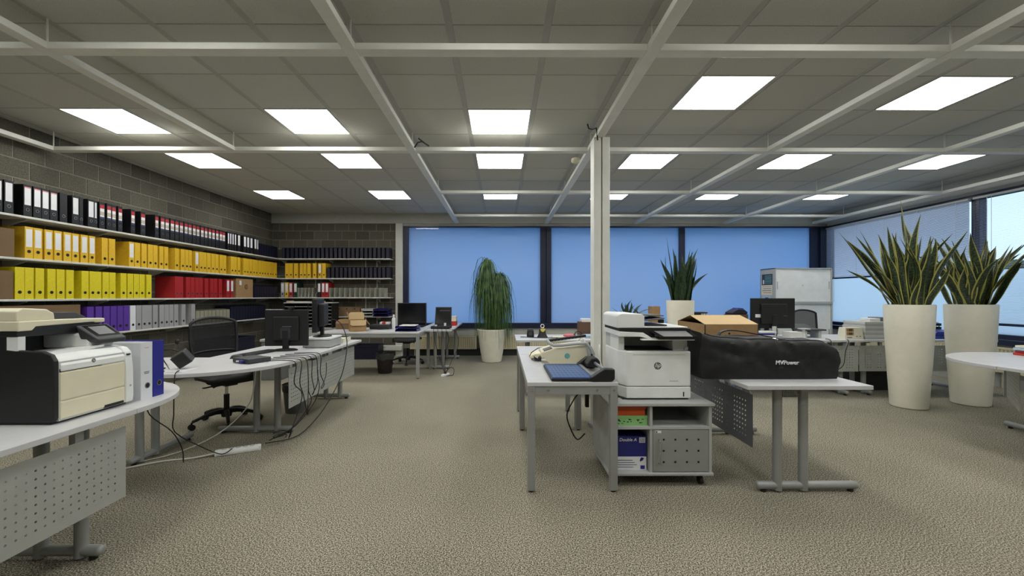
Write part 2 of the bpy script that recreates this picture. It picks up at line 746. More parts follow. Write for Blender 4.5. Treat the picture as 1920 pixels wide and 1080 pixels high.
WX0, WX1, WZ0, WZ1 = -2.167, XR, 0.61, 2.85
wb = MB().box(XL - 0.25, WX0, YB + 0.0045, YB + 0.3, 0, CZ + 0.02).box(WX0, XR + 0.3, YB + 0.012, YB + 0.3, 0, WZ0).box(WX0, XR + 0.3, YB + 0.012, YB + 0.3, WZ1, CZ + 0.02)
wb = struct('wall_back', wb, 'mortar')
for r in range(15):
    z0, z1 = r * BH, min((r + 1) * BH - MJ, 2.90)
    x = XL + (0 if r % 2 else -BL / 2)
    while x < -2.33:
        x0, x1 = max(x, XL), min(x + BL - MJ, -2.32)
        if x1 - x0 > 0.03:
            inst('concrete_block', block_mesh(x1 - x0, z1 - z0), wb, ((x0 + x1) / 2, YB + 0.012, (z0 + z1) / 2))
        x += BL
n += 1
struct('trim_%d' % n, B(XL, XR, YB - 0.06, YB + 0.02, 2.905, CZ + 0.012), 'paint', bev=0.004)
n += 1
struct('trim_%d' % n, B(-2.325, -2.168, YB - 0.09, YB + 0.02, 0, 2.905), 'white_paint', bev=0.006)
n += 1
struct('trim_%d' % n, B(WX0, XR, YB - 0.03, YB + 0.02, WZ1, 2.905), 'paint')
# pale panel between radiators and window, dark skirting below
n += 1
struct('trim_%d' % n, B(WX0, XR, YB - 0.05, YB + 0.014, 0.44, WZ0 - 0.002), 'paint', bev=0.004)
struct('baseboard_back', B(WX0, XR, YB - 0.02, YB + 0.014, 0, 0.16), 'dark_grey')
n += 1
struct('trim_%d' % n, B(-2.62, -2.168, YB - 0.15, YB - 0.09, 0.12, 0.24), 'white_paint', bev=0.02, seg=3)
struct('wall_front', B(XL - 0.25, XR + 0.3, YF - 0.3, YF, 0, CZ + 0.02), 'paint')

# ---- window_1: the long frosted window in the back wall
w1 = MB()
fy0, fy1 = YB - 0.06, YB + 0.06
w1.box(WX0, XR, fy0 - 0.03, fy1, WZ0, 0.72)
w1.box(WX0, XR, fy0, fy1, 2.822, WZ1)
for a, b in ((WX0, -2.05), (0.853, 0.955), (0.985, 1.09), (3.92, 4.038), (6.83, 7.0)):
    w1.box(a, b, fy0, fy1, 0.72, 2.822)
w1.box(0.955, 0.985, fy0 + 0.03, fy1, 0.72, 2.822)
w1.box(7.0, XR, fy0 - 0.05, fy1, 0.72, 2.822)
w1 = struct('window_1', w1, 'frame_navy', bev=0.004)
for a, b in ((-2.05, 0.853), (1.09, 3.92), (4.038, 6.83)):
    B(a, b, YB + 0.004, YB + 0.010, 0.72, 2.822).build('pane', 'film_blue', w1)
    B(a, b, YB - 0.003, YB + 0.001, 2.757, 2.822).build('clear_strip', 'glass', w1)

# ---- right wall with two blinded windows
wr = MB().box(XR + 0.012, XR + 0.3, YF, 3.3, 0, CZ + 0.02).box(XR + 0.012, XR + 0.3, 3.3, YB + 0.3, 0, WZ0).box(XR + 0.012, XR + 0.3, 3.3, YB + 0.3, WZ1, CZ + 0.02)
struct('wall_right', wr, 'paint')
n += 1
struct('trim_%d' % n, B(XR - 0.03, XR + 0.012, YF, YB - 0.06, WZ1, CZ), 'paint', bev=0.004)
for wi, (ya, yb_) in enumerate(((6.27, 9.14), (3.3, 6.27))):
    f = MB()
    xa, xb = XR - 0.02, XR + 0.1
    f.box(xa - 0.02, xb, ya, yb_, WZ0, 0.68)
    f.box(xa, xb, ya, yb_, 0.69, 0.76)
    f.box(xa, xb, ya, yb_, 2.78, WZ1)
    f.box(xa, xb, ya, ya + 0.055, 0.76, 2.78)
    f.box(xa, xb, yb_ - 0.055, yb_, 0.76, 2.78)
    w = struct('window_%d' % (wi + 2), f, 'frame_navy', bev=0.004)
    zt = 1.70
    B(XR + 0.04, XR + 0.046, ya + 0.055, yb_ - 0.055, 0.76, zt).build('frosted_pane', 'film_pale', w)
    B(XR + 0.04, XR + 0.046, ya + 0.055, yb_ - 0.055, zt + 0.002, 2.78).build('pane', 'glass', w)
pm('slat', (186, 196, 210), 0.45)


def blind(ya, yb_, z0, z1, tilt, label):
    t = thing('venetian_blind', label, 'window blind', (XR - 0.075, (ya + yb_) / 2, z0), 0, 'venetian blinds')
    X = XR - 0.075
    B(X - 0.02, X + 0.02, ya, yb_, z1 - 0.03, z1).build('head_rail', 'light_grey', t)
    B(X - 0.014, X + 0.014, ya, yb_, z0 - 0.01, z0 + 0.026).build('bottom_rail', 'frame_navy', t, bev=0.003)
    s = MB()
    z = z0 + 0.04
    h = 0.0125
    dx, dz = h * math.cos(tilt), h * math.sin(tilt)
    while z < z1 - 0.04:
        s.add([(X - dx, ya, z - dz), (X, ya, z + 0.0018), (X + dx, ya, z + dz), (X - dx, yb_, z - dz), (X, yb_, z + 0.0018), (X + dx, yb_, z + dz)],
              [(0, 1, 4, 3), (1, 2, 5, 4)])
        z += 0.0215
    tag(s.build('slats', 'slat', t, smooth=60), kind='stuff')
    k = 5
    for i in range(k):
        y = ya + 0.18 + (yb_ - ya - 0.36) * i / (k - 1)
        B(X - 0.0145, X - 0.0135, y - 0.004, y + 0.004, z0 + 0.02, z1 - 0.03).build('ladder_tape', 'slat', t)
    MB().tube([(X - 0.03, yb_ - 0.25, z1 - 0.03), (X - 0.03, yb_ - 0.25, max(z0 - 0.5, 0.9))], 0.003, 5).build('cord', 'cable_white', t)


blind(6.30, 9.10, 1.685, 2.80, math.radians(-36), 'grey slatted blind drawn halfway down, in the corner behind the tall planters')
blind(3.34, 6.24, 0.90, 2.80, math.radians(8), 'pale slatted blind lowered to the sill, at the right edge')

# ---- outside: hedge and a low building
t = thing('hedge', 'clipped green hedge outside, seen through the blind', 'hedge', (13.5, 8.5, -0.3))
random.seed(5)
h = MB()
for i in range(420):
    y = random.uniform(1, 12)
    z = random.uniform(0.1, 2.5)
    x = 13.5 + random.uniform(-0.5, 0.5)
    h.ball((x, y, z - 0.3), random.uniform(0.18, 0.34), None, random.uniform(0.14, 0.26), 7, 5)
tag(h.build('foliage', 'hedge', t), kind='stuff')
t = thing('low_building', 'low grey building outside beyond the hedge', 'building', (34, 14, -0.3))
B(31, 37, -6, 34, -0.3, 2.3).build('wall', 'render_wall', t)
B(30.8, 37.2, -6.2, 34.2, 2.3, 2.55).build('roof', 'dark_grey', t)
for i in range(8):
    f = B(30.93, 31.0, -4 + i * 4.6, -1.4 + i * 4.6, 0.8, 1.9).build('window', 'frame_navy', t)

# ---- steel column under the beam, with its fixings
cx0, cx1, cy0, cy1 = 0.918, 1.078, 4.14, 4.30
c = MB()
c.box(cx0, 0.990, cy0, cy1, 0, BZ0)
c.box(1.003, cx1, cy0, cy1, 0, BZ0)
c.box(0.990, 1.003, cy0 + 0.03, cy1 - 0.03, 0, BZ0)
co = struct('column', c, 'column_paint', bev=0.004)
B(cx0 - 0.02, cx1 + 0.02, cy0 - 0.02, cy1 + 0.02, 0, 0.008).build('base_plate', 'silver', co)
tag(MB().lathe([(0.030, 0.02), (0.046, 0.012), (0.05, 0.0), (0.05, -0.02), (0.04, -0.035), (0.015, -0.04)][::-1], 0.915, 4.62, 20).xf(Matrix.Translation((-0.065, 0.16, BZ0 - 0.02))).build('smoke_detector', 'cream', smooth=40),
    'round cream smoke detector under the beam beside the column', 'smoke detector')
tag(MB().tube([(0.95, 4.12, 2.86), (0.94, 4.10, 2.93), (0.93, 4.09, 2.97), (0.915, 4.2, 3.0), (0.90, 4.3, 3.05), (0.90, 4.36, 3.118)], 0.007, 6).build('cable', 'cable_black', smooth=60),
    'dark cable running from column top up to the ceiling', 'cable')
tag(MB().tube([(-0.93, 4.44, 2.90), (-0.9, 4.46, 2.96), (-0.86, 4.5, 2.985), (-0.80, 4.56, 2.96), (-0.83, 4.60, 2.99), (-0.9, 4.5, 3.02)], 0.008, 6).build('cable', 'cable_black', smooth=60),
    'tangled loop of cable at the beam joint above the aisle', 'cable')

# ---- radiators
def radiator(p0, p1, z0, z1, label, nrm):
    """p0-p1 along the wall, nrm = direction into the room"""
    a, b = Vector((*p0, 0)), Vector((*p1, 0))
    t = thing('radiator', label, 'radiator', ((a + b) / 2).to_tuple()[:2] + (0.0,), 0, 'panel radiators')
    d = (b - a).normalized()
    nv = Vector((*nrm, 0))
    L_ = (b - a).length
    mb = MB()
    prof = []
    u = 0.0
    while u < L_ - 0.04:
        prof += [(u, 0.0), (u + 0.010, 0.012), (u + 0.030, 0.012), (u + 0.040, 0.0)]
        u += 0.048
    prof.append((L_, 0.0))
    vs = []
    for uu, w_ in prof:
        p = a + d * uu + nv * (0.045 + w_)
        vs += [(p.x, p.y, z0 + 0.03), (p.x, p.y, z1 - 0.03)]
    fs = [(2 * i, 2 * i + 2, 2 * i + 3, 2 * i + 1) for i in range(len(prof) - 1)]
    mb.add(vs, fs)
    mb.build('ribbed_front', 'radiator', t)

    def slab(o0, o1, za, zb):
        q = [a + nv * o0, b + nv * o0, b + nv * o1, a + nv * o1]
        return MB().hexa([(p.x, p.y, za) for p in q], [(p.x, p.y, zb) for p in q])
    slab(0.0, 0.06, z0, z0 + 0.03).build('bottom_rail', 'radiator', t, bev=0.005)
    slab(0.0, 0.06, z1 - 0.03, z1).build('top_rail', 'radiator', t, bev=0.005)
    slab(0.0, 0.043, z0 + 0.03, z1 - 0.03).build('back_panel', 'radiator', t)
    p = a + d * 0.1 + nv * 0.03
    for k in (0.05, 0.15):
        q = p + d * (k - 0.05)
        MB().tube([(q.x, q.y, 0.0), (q.x, q.y, z0 + 0.01)], 0.009, 8).build('pipe', 'radiator', t)


ry = YB - 0.06
radiator((-2.0, ry), (-0.55, ry), 0.15, 0.44, 'cream ribbed radiator under the window beside the small desk', (0, -1))
radiator((-0.45, ry), (1.9, ry), 0.15, 0.44, 'cream ribbed radiator under the window behind the drooping palm', (0, -1))
radiator((2.1, ry), (4.9, ry), 0.15, 0.44, 'cream ribbed radiator under the window behind the column', (0, -1))
radiator((XR - 0.02, 8.6), (XR - 0.02, 6.4), 0.22, 0.58, 'cream ribbed radiator under the blinds between the planters', (-1, 0))
radiator((XR - 0.02, 6.1), (XR - 0.02, 4.2), 0.22, 0.58, 'cream ribbed radiator beside the second tall planter', (-1, 0))
# ================================================================ shelves and files
def shelf(name_label, x0, x1, y0, y1, z, wall, group):
    t = thing('wall_shelf', name_label, 'shelf', ((x0 + x1) / 2, (y0 + y1) / 2, z - 0.022), 0, group)
    B(x0, x1, y0, y1, z - 0.022, z).build('board', 'white_paint', t, bev=0.003)
    if wall == 'l':
        k = int((y1 - y0) / 0.9) + 1
        for i in range(k):
            y = y0 + 0.3 + (y1 - y0 - 0.6) * i / max(k - 1, 1)
            MB().prism([(x0, z - 0.022), (x0 + 0.24, z - 0.022), (x0 + 0.24, z - 0.032), (x0 + 0.02, z - 0.10), (x0, z - 0.10)], y - 0.008, y + 0.008, 'y').build('bracket', 'light_grey', t)
    else:
        k = int((x1 - x0) / 0.9) + 1
        for i in range(k):
            x = x0 + 0.3 + (x1 - x0 - 0.6) * i / max(k - 1, 1)
            MB().prism([(y1, z - 0.022), (y1 - 0.24, z - 0.022), (y1 - 0.24, z - 0.032), (y1 - 0.02, z - 0.10), (y1, z - 0.10)], x - 0.008, x + 0.008, 'x').build('bracket', 'light_grey', t)


SZ = [2.115, 1.695, 1.285, 0.875]
SX = XL + 0.30          # front of the shelves on the block wall
SY = YB - 0.30          # front of the shelves on the end wall
WORD = ['top', 'second', 'third', 'fourth']
for i, z in enumerate(SZ):
    shelf('long white shelf on the side block wall, %s from the top' % ORD[i], XL + 0.001, SX, 2.2, 8.88 if i < 3 else 8.46, z, 'l', 'long shelves on the side wall')
for i, z in enumerate(SZ):
    shelf('short white shelf on the end block wall, %s from the top' % ORD[i], XL + 0.001, -2.38, SY, YB - 0.001, z, 'b', 'shelves on the end wall')
for x in (-4.1, -3.0, -2.75):
    tag(B(x - 0.012, x + 0.012, YB - 0.012, YB - 0.0005, 0.5, 2.3).build('shelf_rail', 'light_grey'), 'slim grey shelf upright on the end wall at %s' % {-4.1: 'the corner side', -3.0: 'its middle', -2.75: 'the window side'}[x], 'shelf rail', 'shelf uprights')

bcache = {}


def binder_mesh(t, m):
    k = (round(t, 3), m)
    if k not in bcache:
        h, d, b = 0.318, 0.285, 0.0035
        mb = MB().box(-t / 2, -t / 2 + b, 0.002, d, 0, h).box(t / 2 - b, t / 2, 0.002, d, 0, h).box(-t / 2 + 0.001, t / 2 - 0.001, 0, b, 0, h)
        bcache[k] = mb.mesh('binder', m)
    return bcache[k]


def pages_mesh(t):
    k = (round(t, 3), 'pages')
    if k not in bcache:
        bcache[k] = MB().box(-t / 2 + 0.005, t / 2 - 0.005, 0.02, 0.27, 0.004, 0.302).mesh('pages', 'paper_cream')
    return bcache[k]


def ring_mesh(ring):
    k = ('ring', ring)
    if k not in bcache:
        mb = MB()
        n = 14
        ri, ro = 0.0125, 0.0165
        mb.add([(ri * math.cos(2 * PI * i / n), -0.0012, ri * math.sin(2 * PI * i / n)) for i in range(n)], [tuple(range(n))], 1)
        vs, fs = [], []
        for r in (ri, ro):
            for yy in (-0.002, 0.0005):
                vs += [(r * math.cos(2 * PI * i / n), yy, r * math.sin(2 * PI * i / n)) for i in range(n)]
        for i in range(n):
            j = (i + 1) % n
            fs += [(i, j, 2 * n + j, 2 * n + i), (2 * n + i, 2 * n + j, 3 * n + j, 3 * n + i), (i, n + i, n + j, j)]
        mb.add(vs, fs, 0)
        bcache[k] = mb.mesh('finger_ring', [ring, 'hole'])
    return bcache[k]


def label_mesh(t, kind):
    k = ('label', round(t, 3), kind)
    if k not in bcache:
        w = min(t - 0.018, 0.056) / 2
        z0, z1 = (0.115, 0.295) if kind != 'brand' else (0.125, 0.288)
        mb = MB()
        bands = {'plain': [(0, 1, 0)], 'pink': [(0, 0.93, 0), (0.93, 1, 1)], 'brand': [(0, 0.12, 3), (0.12, 0.22, 0), (0.22, 0.5, 2), (0.5, 0.72, 0), (0.72, 1, 4)],
                 'lines': [(0, 0.1, 0), (0.1, 0.13, 1), (0.13, 1, 0)]}[kind]
        for a, b, mi in bands:
            mb.box(-w, w, -0.0012, 0.0004, z0 + (z1 - z0) * a, z0 + (z1 - z0) * b, mi)
        bcache[k] = mb.mesh('spine_label', ['label_white', 'label_pink', 'label_tan', 'label_blue', 'label_red'])
    return bcache[k]


def binder(side, u, t, z, m, ring, lab, label, group, tilt=0.0, off=0.0):
    """side l: u = Y centre on the side wall; side b: u = X centre on the end wall"""
    if side == 'l':
        loc, rz = (SX - 0.006 - off, u, z), PI / 2
    else:
        loc, rz = (u, SY + 0.006 + off, z), 0
    o = inst('binder', binder_mesh(t, m), None, loc, (0, 0, rz))
    tag(o, label, 'binder', group)
    inst('pages', pages_mesh(t), o)
    if ring:
        inst('finger_ring', ring_mesh(ring), o, (0, 0, 0.07))
    if lab:
        inst('spine_label', label_mesh(t, lab), o)
    return o


random.seed(11)
# --- top shelf, black
TOP = [(3.68, .078, 'plain'), (3.78, .078, 'plain'), (3.87, .078, 'plain'), (3.957, .075, 'plain'), (4.045, .08, 'plain'), (4.205, .078, 'pink'), (4.288, .076, 'pink'), (4.368, .076, 'pink'), (4.45, .08, 'pink'), (4.55, .08, None), (4.67, .08, 'plain'), (4.735, .045, None),
       (4.845, .08, 'plain'), (4.908, .042, 'plain'), (4.985, .072, 'brand'), (5.065, .066, 'brand'), (5.14, .064, 'brand'), (5.225, .064, 'brand'), (5.40, .066, 'brand'), (5.55, .078, 'brand'), (5.765, .066, 'brand')]
y = 5.86
for k in range(16):
    TOP.append((y, .078, 'brand'))
    y += 0.0868
TOP += [(7.285, .05, 'plain'), (7.342, .05, 'plain'), (7.402, .05, 'plain'), (7.462, .05, 'plain'), (7.56, .078, 'plain'), (7.735, .078, 'plain'), (7.83, .078, 'plain'), (7.945, .078, 'plain'), (8.065, .078, 'plain'), (8.15, .05, 'plain')]
TOP.sort()
DS = {'plain': 'with white label', 'pink': 'with red-topped label', 'brand': 'with red printed label', None: 'with bare spine'}
for i, (y, t, l) in enumerate(TOP):
    binder('l', y, t - 0.003, SZ[0], 'b_black', 'chrome', l, 'black binder %s, %s from near end of the top shelf' % (DS[l], ordw(i + 1)), 'black binders on the top shelf', off=random.uniform(0, .012))
# --- second shelf, yellow
Y2 = [(4.215, .078, 1), (4.303, .085, 1), (4.403, .085, 1), (4.485, .078, 1), (4.585, .085, 1), (4.678, .078, 1), (4.772, .085, 1), (4.868, .076, 1), (5.015, .078, 0), (5.105, .085, 0), (5.38, .078, 1), (5.468, .085, 0), (5.563, .085, 0), (5.66, .085, 0), (5.745, .075, 0), (5.853, .072, 0), (5.935, .074, 0),
      (6.12, .08, 0), (6.235, .078, 0), (6.312, .068, 0), (6.382, .062, 0), (6.53, .078, 1), (6.615, .085, 0), (6.7, .08, 0), (6.79, .085, 0), (6.885, .085, 0), (6.985, .085, 0), (7.085, .085, 0), (7.18, .085, 0), (7.375, .085, 0), (7.465, .085, 0), (7.56, .085, 0)]
y = 7.735
while y < 8.9:
    Y2.append((y, .086, 0))
    y += 0.0958
Y2 = [q for q in Y2 if q[0] < 8.84]
for i, (y, t, l) in enumerate(Y2):
    binder('l', y, t - 0.003, SZ[1], 'b_yellow', 'hole', 'plain' if l else None, 'golden yellow binder %s, %s from near end of the second shelf' % ('with white label' if l else 'with plain spine', ordw(i + 1)), 'yellow binders on the second shelf', off=random.uniform(0, .012))
# --- third shelf, lemon yellow then red
Y3 = [4.133, 4.222, 4.313, 4.425, 4.513, 4.61, 4.782, 4.866, 4.938, 5.028, 5.115, 5.27, 5.362, 5.452, 5.54, 5.638]
for i, y in enumerate(Y3):
    w_ = min([.081] + [abs(y - q) - .001 for q in Y3 if q != y])
    binder('l', y, w_, SZ[2], 'b_lemon', 'hole', None, 'lemon yellow binder, %s from near end of the third shelf' % ordw(i + 1), 'lemon yellow binders on the third shelf', off=random.uniform(0, .012))
R3 = [(6.124, 0), (6.213, 0), (6.35, 0), (6.433, 0), (6.525, 0), (6.618, 0), (6.745, 0), (6.858, 0), (6.958, 0), (7.077, 0), (7.267, 1), (7.371, 1)]
for i, (y, l) in enumerate(R3):
    binder('l', y, .082, SZ[2], 'b_red', 'chrome', 'plain' if l else None, 'red binder %s, %s of the red row on the third shelf' % ('with a white label' if l else 'without label', ordw(i + 1)), 'red binders on the third shelf', off=random.uniform(0, .012))
# --- fourth shelf, purple and grey
for i, y in enumerate([4.836, 4.937, 5.035, 5.125, 5.213, 5.30]):
    binder('l', y, .08, SZ[3], 'b_purple', 'hole', None, 'purple binder, %s of the purple row on the fourth shelf' % ordw(i + 1), 'purple binders on the fourth shelf')
binder('l', 5.392, .08, SZ[3], 'b_white', 'hole', None, 'single white binder beside the purple row on the fourth shelf', 'grey and white binders on the fourth shelf')
for i, y in enumerate([5.48, 5.565, 5.652, 5.742, 5.855, 5.935, 6.025, 6.112, 6.25, 6.442]):
    binder('l', y, .078, SZ[3], 'b_grey', 'hole', None, 'marbled grey binder, %s of the grey row on the fourth shelf' % ordw(i + 1), 'grey and white binders on the fourth shelf', off=random.uniform(0, .01))

# --- slanted file boxes (dark blue, beige) and open grey magazine holders
def file_mesh(key, w, h, d, m, edge):
    if key not in bcache:
        mb = MB()
        e = 0.004
        for s in (-1, 1):
            x0, x1 = (-w / 2, -w / 2 + e) if s < 0 else (w / 2 - e, w / 2)
            mb.prism([(0, 0), (d, 0), (d, h), (d * 0.35, h), (0, h * 0.93)], x0, x1, 'x')
        mb.box(-w / 2, w / 2, 0, e, 0, h * 0.93, 1)
        mb.box(-w / 2, w / 2, d - e, d, 0, h)
        mb.box(-w / 2, w / 2, e, d - e, 0, e)
        bcache[key] = mb.mesh('file_box', [m, edge])
    return bcache[key]


def dots_mesh(key, w, h, nd):
    if key not in bcache:
        mb = MB()
        for i in range(nd):
            z = h * (0.12 + 0.76 * i / (nd - 1))
            mb.box(-0.004, 0.004, -0.0015, 0.0004, z - 0.004, z + 0.004)
        bcache[key] = mb.mesh('rivets', 'mid_grey')
    return bcache[key]


def filebox(side, u, z, w, h, d, m, edge, label, group, dots=0, off=0.0):
    loc, rz = ((SX - 0.004 - off, u, z), PI / 2) if side == 'l' else ((u, SY + 0.004 + off, z), 0)
    o = inst('file_box', file_mesh((w, h, d, m), w, h, d, m, edge), None, loc, (0, 0, rz))
    tag(o, label, 'file box', group)
    if dots:
        inst('rivets', dots_mesh((w, h, dots), w, h, dots), o)
    return o


for i in range(8):
    filebox('l', 8.225 + 0.083 * i, SZ[0], .078, .25, .26, 'navy', 'navy', 'dark blue file box in the corner, %s of eight on the top shelf' % ordw(i + 1), 'dark blue file boxes in the corner')
for i in range(10):
    filebox('l', 8.065 + 0.082 * i, SZ[2], .078, .235, .26, 'navy', 'navy', 'dark blue file box beside the cardboard carton, %s on the third shelf' % ordw(i + 1), 'dark blue file boxes on the third shelf')
for i in range(9):
    filebox('l', 6.535 + 0.09 * i, SZ[3], .084, .22, .26, 'beige_file', 'beige_file', 'beige file box, %s of the beige row behind the mesh chair' % ordw(i + 1), 'beige file boxes on the fourth shelf')
for i in range(13):
    filebox('l', 7.355 + 0.084 * i, SZ[3], .08, .27, .26, 'navy', 'navy', 'dark blue file box, %s of the long row on the fourth shelf' % ordw(i + 1), 'dark blue file boxes on the fourth shelf')
for i in range(25):
    filebox('b', -4.66 + 0.0925 * i, SZ[0], .066, .243, .25, 'navy', 'navy', 'dark file box with rivets, %s from the corner on the end wall top shelf' % ordw(i + 1), 'dark file boxes on the end wall top shelf', 6)
for i in range(15):
    filebox('b', -3.70 + 0.0905 * i, SZ[1], .066, .243, .25, 'navy', 'navy', 'dark file box with rivets, %s in the row beside the yellow binders' % ordw(i + 1), 'dark file boxes on the end wall second shelf', 6)
B2 = [(-4.585, .08, 0), (-4.502, .08, 0), (-4.395, .085, 0), (-4.28, .07, 0), (-4.205, .07, 0), (-4.12, .075, 0), (-4.0, .075, 0), (-3.886, .07, 1), (-3.765, .078, 0)]
for i, (x, t, l) in enumerate(B2):
    if x > -3.8:
        x = -3.80
    binder('b', x, t - .003, SZ[1], 'b_yellow', 'hole', 'plain' if l else None, 'yellow binder %s on the end wall, %s from the corner' % ('with white label' if l else 'with plain spine', ordw(i + 1)), 'yellow binders on the end wall')
for x, m, nm in ((-4.68, 'b_grey', 'grey'), (-4.595, 'b_yellow', 'yellow'), (-4.505, 'b_pink', 'faded red'), (-4.405, 'b_green', 'dark green')):
    binder('b', x, .07, SZ[2], m, 'hole', 'lines', '%s binder with long white label on the end wall third shelf' % nm, 'mixed binders on the end wall')
for x, m, nm in ((-3.90, 'b_black', 'black binder with white label beside two red ones'), (-3.815, 'b_red', 'red binder with white label next to the black one'), (-3.735, 'b_red', 'red binder with white label next to the grey holders')):
    binder('b', x, .07, SZ[2], m, 'hole', 'lines', nm + ' on the end wall', 'mixed binders on the end wall')
for x, nm in ((-4.60, 'nearer the corner'), (-4.515, 'nearer the sorter')):
    binder('b', x, .07, SZ[3], 'b_purple', 'hole', 'plain', 'purple binder with white label on the lowest end wall shelf, ' + nm, 'mixed binders on the end wall')


def holder_mesh(w):
    k = ('holder', w)
    if k not in bcache:
        e, h, d = 0.006, 0.205, 0.24
        mb = MB().box(-w / 2, -w / 2 + e, 0, d, 0, h).box(-w / 2 + e, w / 2, 0.02, d, 0, e).box(-w / 2 + e, w / 2, d - e, d, e, h)
        mb.prism([(0.0, 0), (d, 0), (d, h), (0.1, h * 0.55), (0.0, h * 0.35)], w / 2 - e, w / 2, 'x')
        bcache[k] = mb.mesh('magazine_holder', 'grey_file')
    return bcache[k]


xs = [-4.33 + 0.078 * i for i in range(5)]
for i, x in enumerate(xs):
    tag(inst('magazine_holder', holder_mesh(.074), None, (x, SY + .02, SZ[2])), 'grey open magazine holder, %s between the green and black binders' % ordw(i + 1), 'magazine holder', 'grey magazine holders')
xs = [-3.64 + 0.1085 * i for i in range(11)]
for i, x in enumerate(xs):
    tag(inst('magazine_holder', holder_mesh(.104), None, (x, SY + .02, SZ[2])), 'grey open magazine holder, %s in the row after the red binders' % ordw(i + 1), 'magazine holder', 'grey magazine holders')
# ================================================================ desks
DH, DT = 0.74, 0.027


def perf_panel(mb, axis, c, u0, u1, z0, z1, pitch=0.036, r=0.0045, margin=0.03, mask=None):
    """perforated sheet in the plane x=c (axis x, along y) or y=c (axis y, along x); real octagonal holes"""
    g = (lambda u, z: (c, u, z)) if axis == 'x' else (lambda u, z: (u, c, z))
    nu = int((u1 - u0 - 2 * margin) / pitch)
    nz = int((z1 - z0 - 2 * margin) / pitch)
    us, zs = (u0 + u1) / 2 - nu * pitch / 2, (z0 + z1) / 2 - nz * pitch / 2
    q = lambda a, b, c_, d: mb.add([g(a, c_), g(b, c_), g(b, d), g(a, d)], [(0, 1, 2, 3)])
    q(u0, us, z0, z1)
    q(us + nu * pitch, u1, z0, z1)
    q(us, us + nu * pitch, z0, zs)
    q(us, us + nu * pitch, zs + nz * pitch, z1)
    for i in range(nu):
        a, b = us + i * pitch, us + (i + 1) * pitch
        if mask and not mask(i, nu):
            q(a, b, zs, zs + nz * pitch)
            continue
        for j in range(nz):
            e, f = zs + j * pitch, zs + (j + 1) * pitch
            mu, mz = (a + b) / 2, (e + f) / 2
            o = [(mu + r * math.cos(math.radians(22.5 + 45 * k)), mz + r * math.sin(math.radians(22.5 + 45 * k))) for k in range(8)]
            vs = [g(b, f), g(a, f), g(a, e), g(b, e)] + [g(*p) for p in o]
            mb.add(vs, [(0, 5, 4), (0, 1, 6, 5), (1, 7, 6), (1, 2, 8, 7), (2, 9, 8), (2, 3, 10, 9), (3, 11, 10), (3, 0, 4, 11)])


def foot_tube(p0, p1, r=0.026):
    d = (Vector(p1) - Vector(p0)).normalized()
    a, b = Vector(p0), Vector(p1)
    pts = [a + d * 0.002, a + d * 0.008, a + d * 0.02, b - d * 0.02, b - d * 0.008, b - d * 0.002]
    return MB().tube(pts, r, 12, 0, True, [r * .55, r * .85, r, r, r * .85, r * .55])


def t_leg(t, axis, c, f0, f1, p1, p2, h=DH - DT, plate=True, m='silver'):
    """T-leg: a foot from f0 to f1 along x (axis x, at y=c) or along y (axis y, at x=c), posts at p1 and p2"""
    g = (lambda u, z: (u, c, z)) if axis == 'x' else (lambda u, z: (c, u, z))
    l = foot_tube(g(f0, 0.042), g(f1, 0.042)).build('foot', m, t, smooth=50)
    for u in (f0 + 0.05, f1 - 0.05):
        MB().cyl(g(u, 0.0), g(u, 0.02), 0.018, seg=12).build('glide', 'black_plastic', t)
    for u in (p1, p2):
        MB().cyl(g(u, 0.012), g(u, h), 0.029, seg=16).build('leg', m, t, smooth=50)
    if plate:
        mb = MB()
        a, b = min(p1, p2) + 0.028, max(p1, p2) - 0.028
        perf_panel(mb, 'y' if axis == 'x' else 'x', c - 0.012, a, b, h - 0.075, h - 0.012, 0.012, 0.0035, 0.002)
        mb.build('perforated_plate', 'mid_grey', t, solid=0.003)
    # support beam under the top
    w = B(f0 + 0.05, f1 - 0.05, c - 0.02, c + 0.02, h - 0.022, h) if axis == 'x' else B(c - 0.02, c + 0.02, f0 + 0.05, f1 - 0.05, h - 0.022, h)
    w.build('support_bar', 'dark_grey', t)


def slab(t, pts, name='tabletop', z=DH):
    return MB().prism(pts, z - DT, z, 'z', 0).build(name, 'desk_white', t, bev=0.003)


def hangers(t, axis, c, us, z1, side):
    for u in us:
        (B(c, c + side * 0.03, u - 0.02, u + 0.02, z1 - 0.05, DH - DT) if side > 0 else B(c + side * 0.03, c, u - 0.02, u + 0.02, z1 - 0.05, DH - DT)).build('panel_bracket', 'silver', t) if axis == 'x' else \
            B(u - 0.02, u + 0.02, c + 0.004, c + 0.03, z1 - 0.05, DH - DT).build('panel_bracket', 'silver', t)


GD = 'white office desks with perforated panels'
# --- near desk with the colour printer: straight top plus round end
t = thing('office_desk', 'white desk with rounded end carrying the cream printer, nearest the viewer', 'desk', (-2.3, 1.5, 0), 0, GD)
slab(t, [(-2.70, 0.55), (-1.875, 0.55), (-1.875, 2.148), (-2.70, 2.148)])
slab(t, [(-1.875, 2.15)] + arc(-2.555, 2.2, 0.68, 4, 184, 40) + [(-3.2, 2.15)], 'round_end')
t_leg(t, 'x', 2.10, -2.70, -2.0, -2.11, -2.31)
t_leg(t, 'x', 0.75, -2.70, -2.0, -2.11, -2.31)
mb = MB()
perf_panel(mb, 'x', -1.965, 0.66, 2.185, 0.272, 0.639, 0.036, 0.0052)
mb.build('modesty_panel', 'silver_panel', t, solid=0.003)
hangers(t, 'x', -1.968, (0.8, 1.4, 1.95), 0.639, -1)
MB().box(-2.35, -2.28, 0.8, 2.05, DH - DT - 0.035, DH - DT - 0.001).build('cross_beam', 'dark_grey', t)

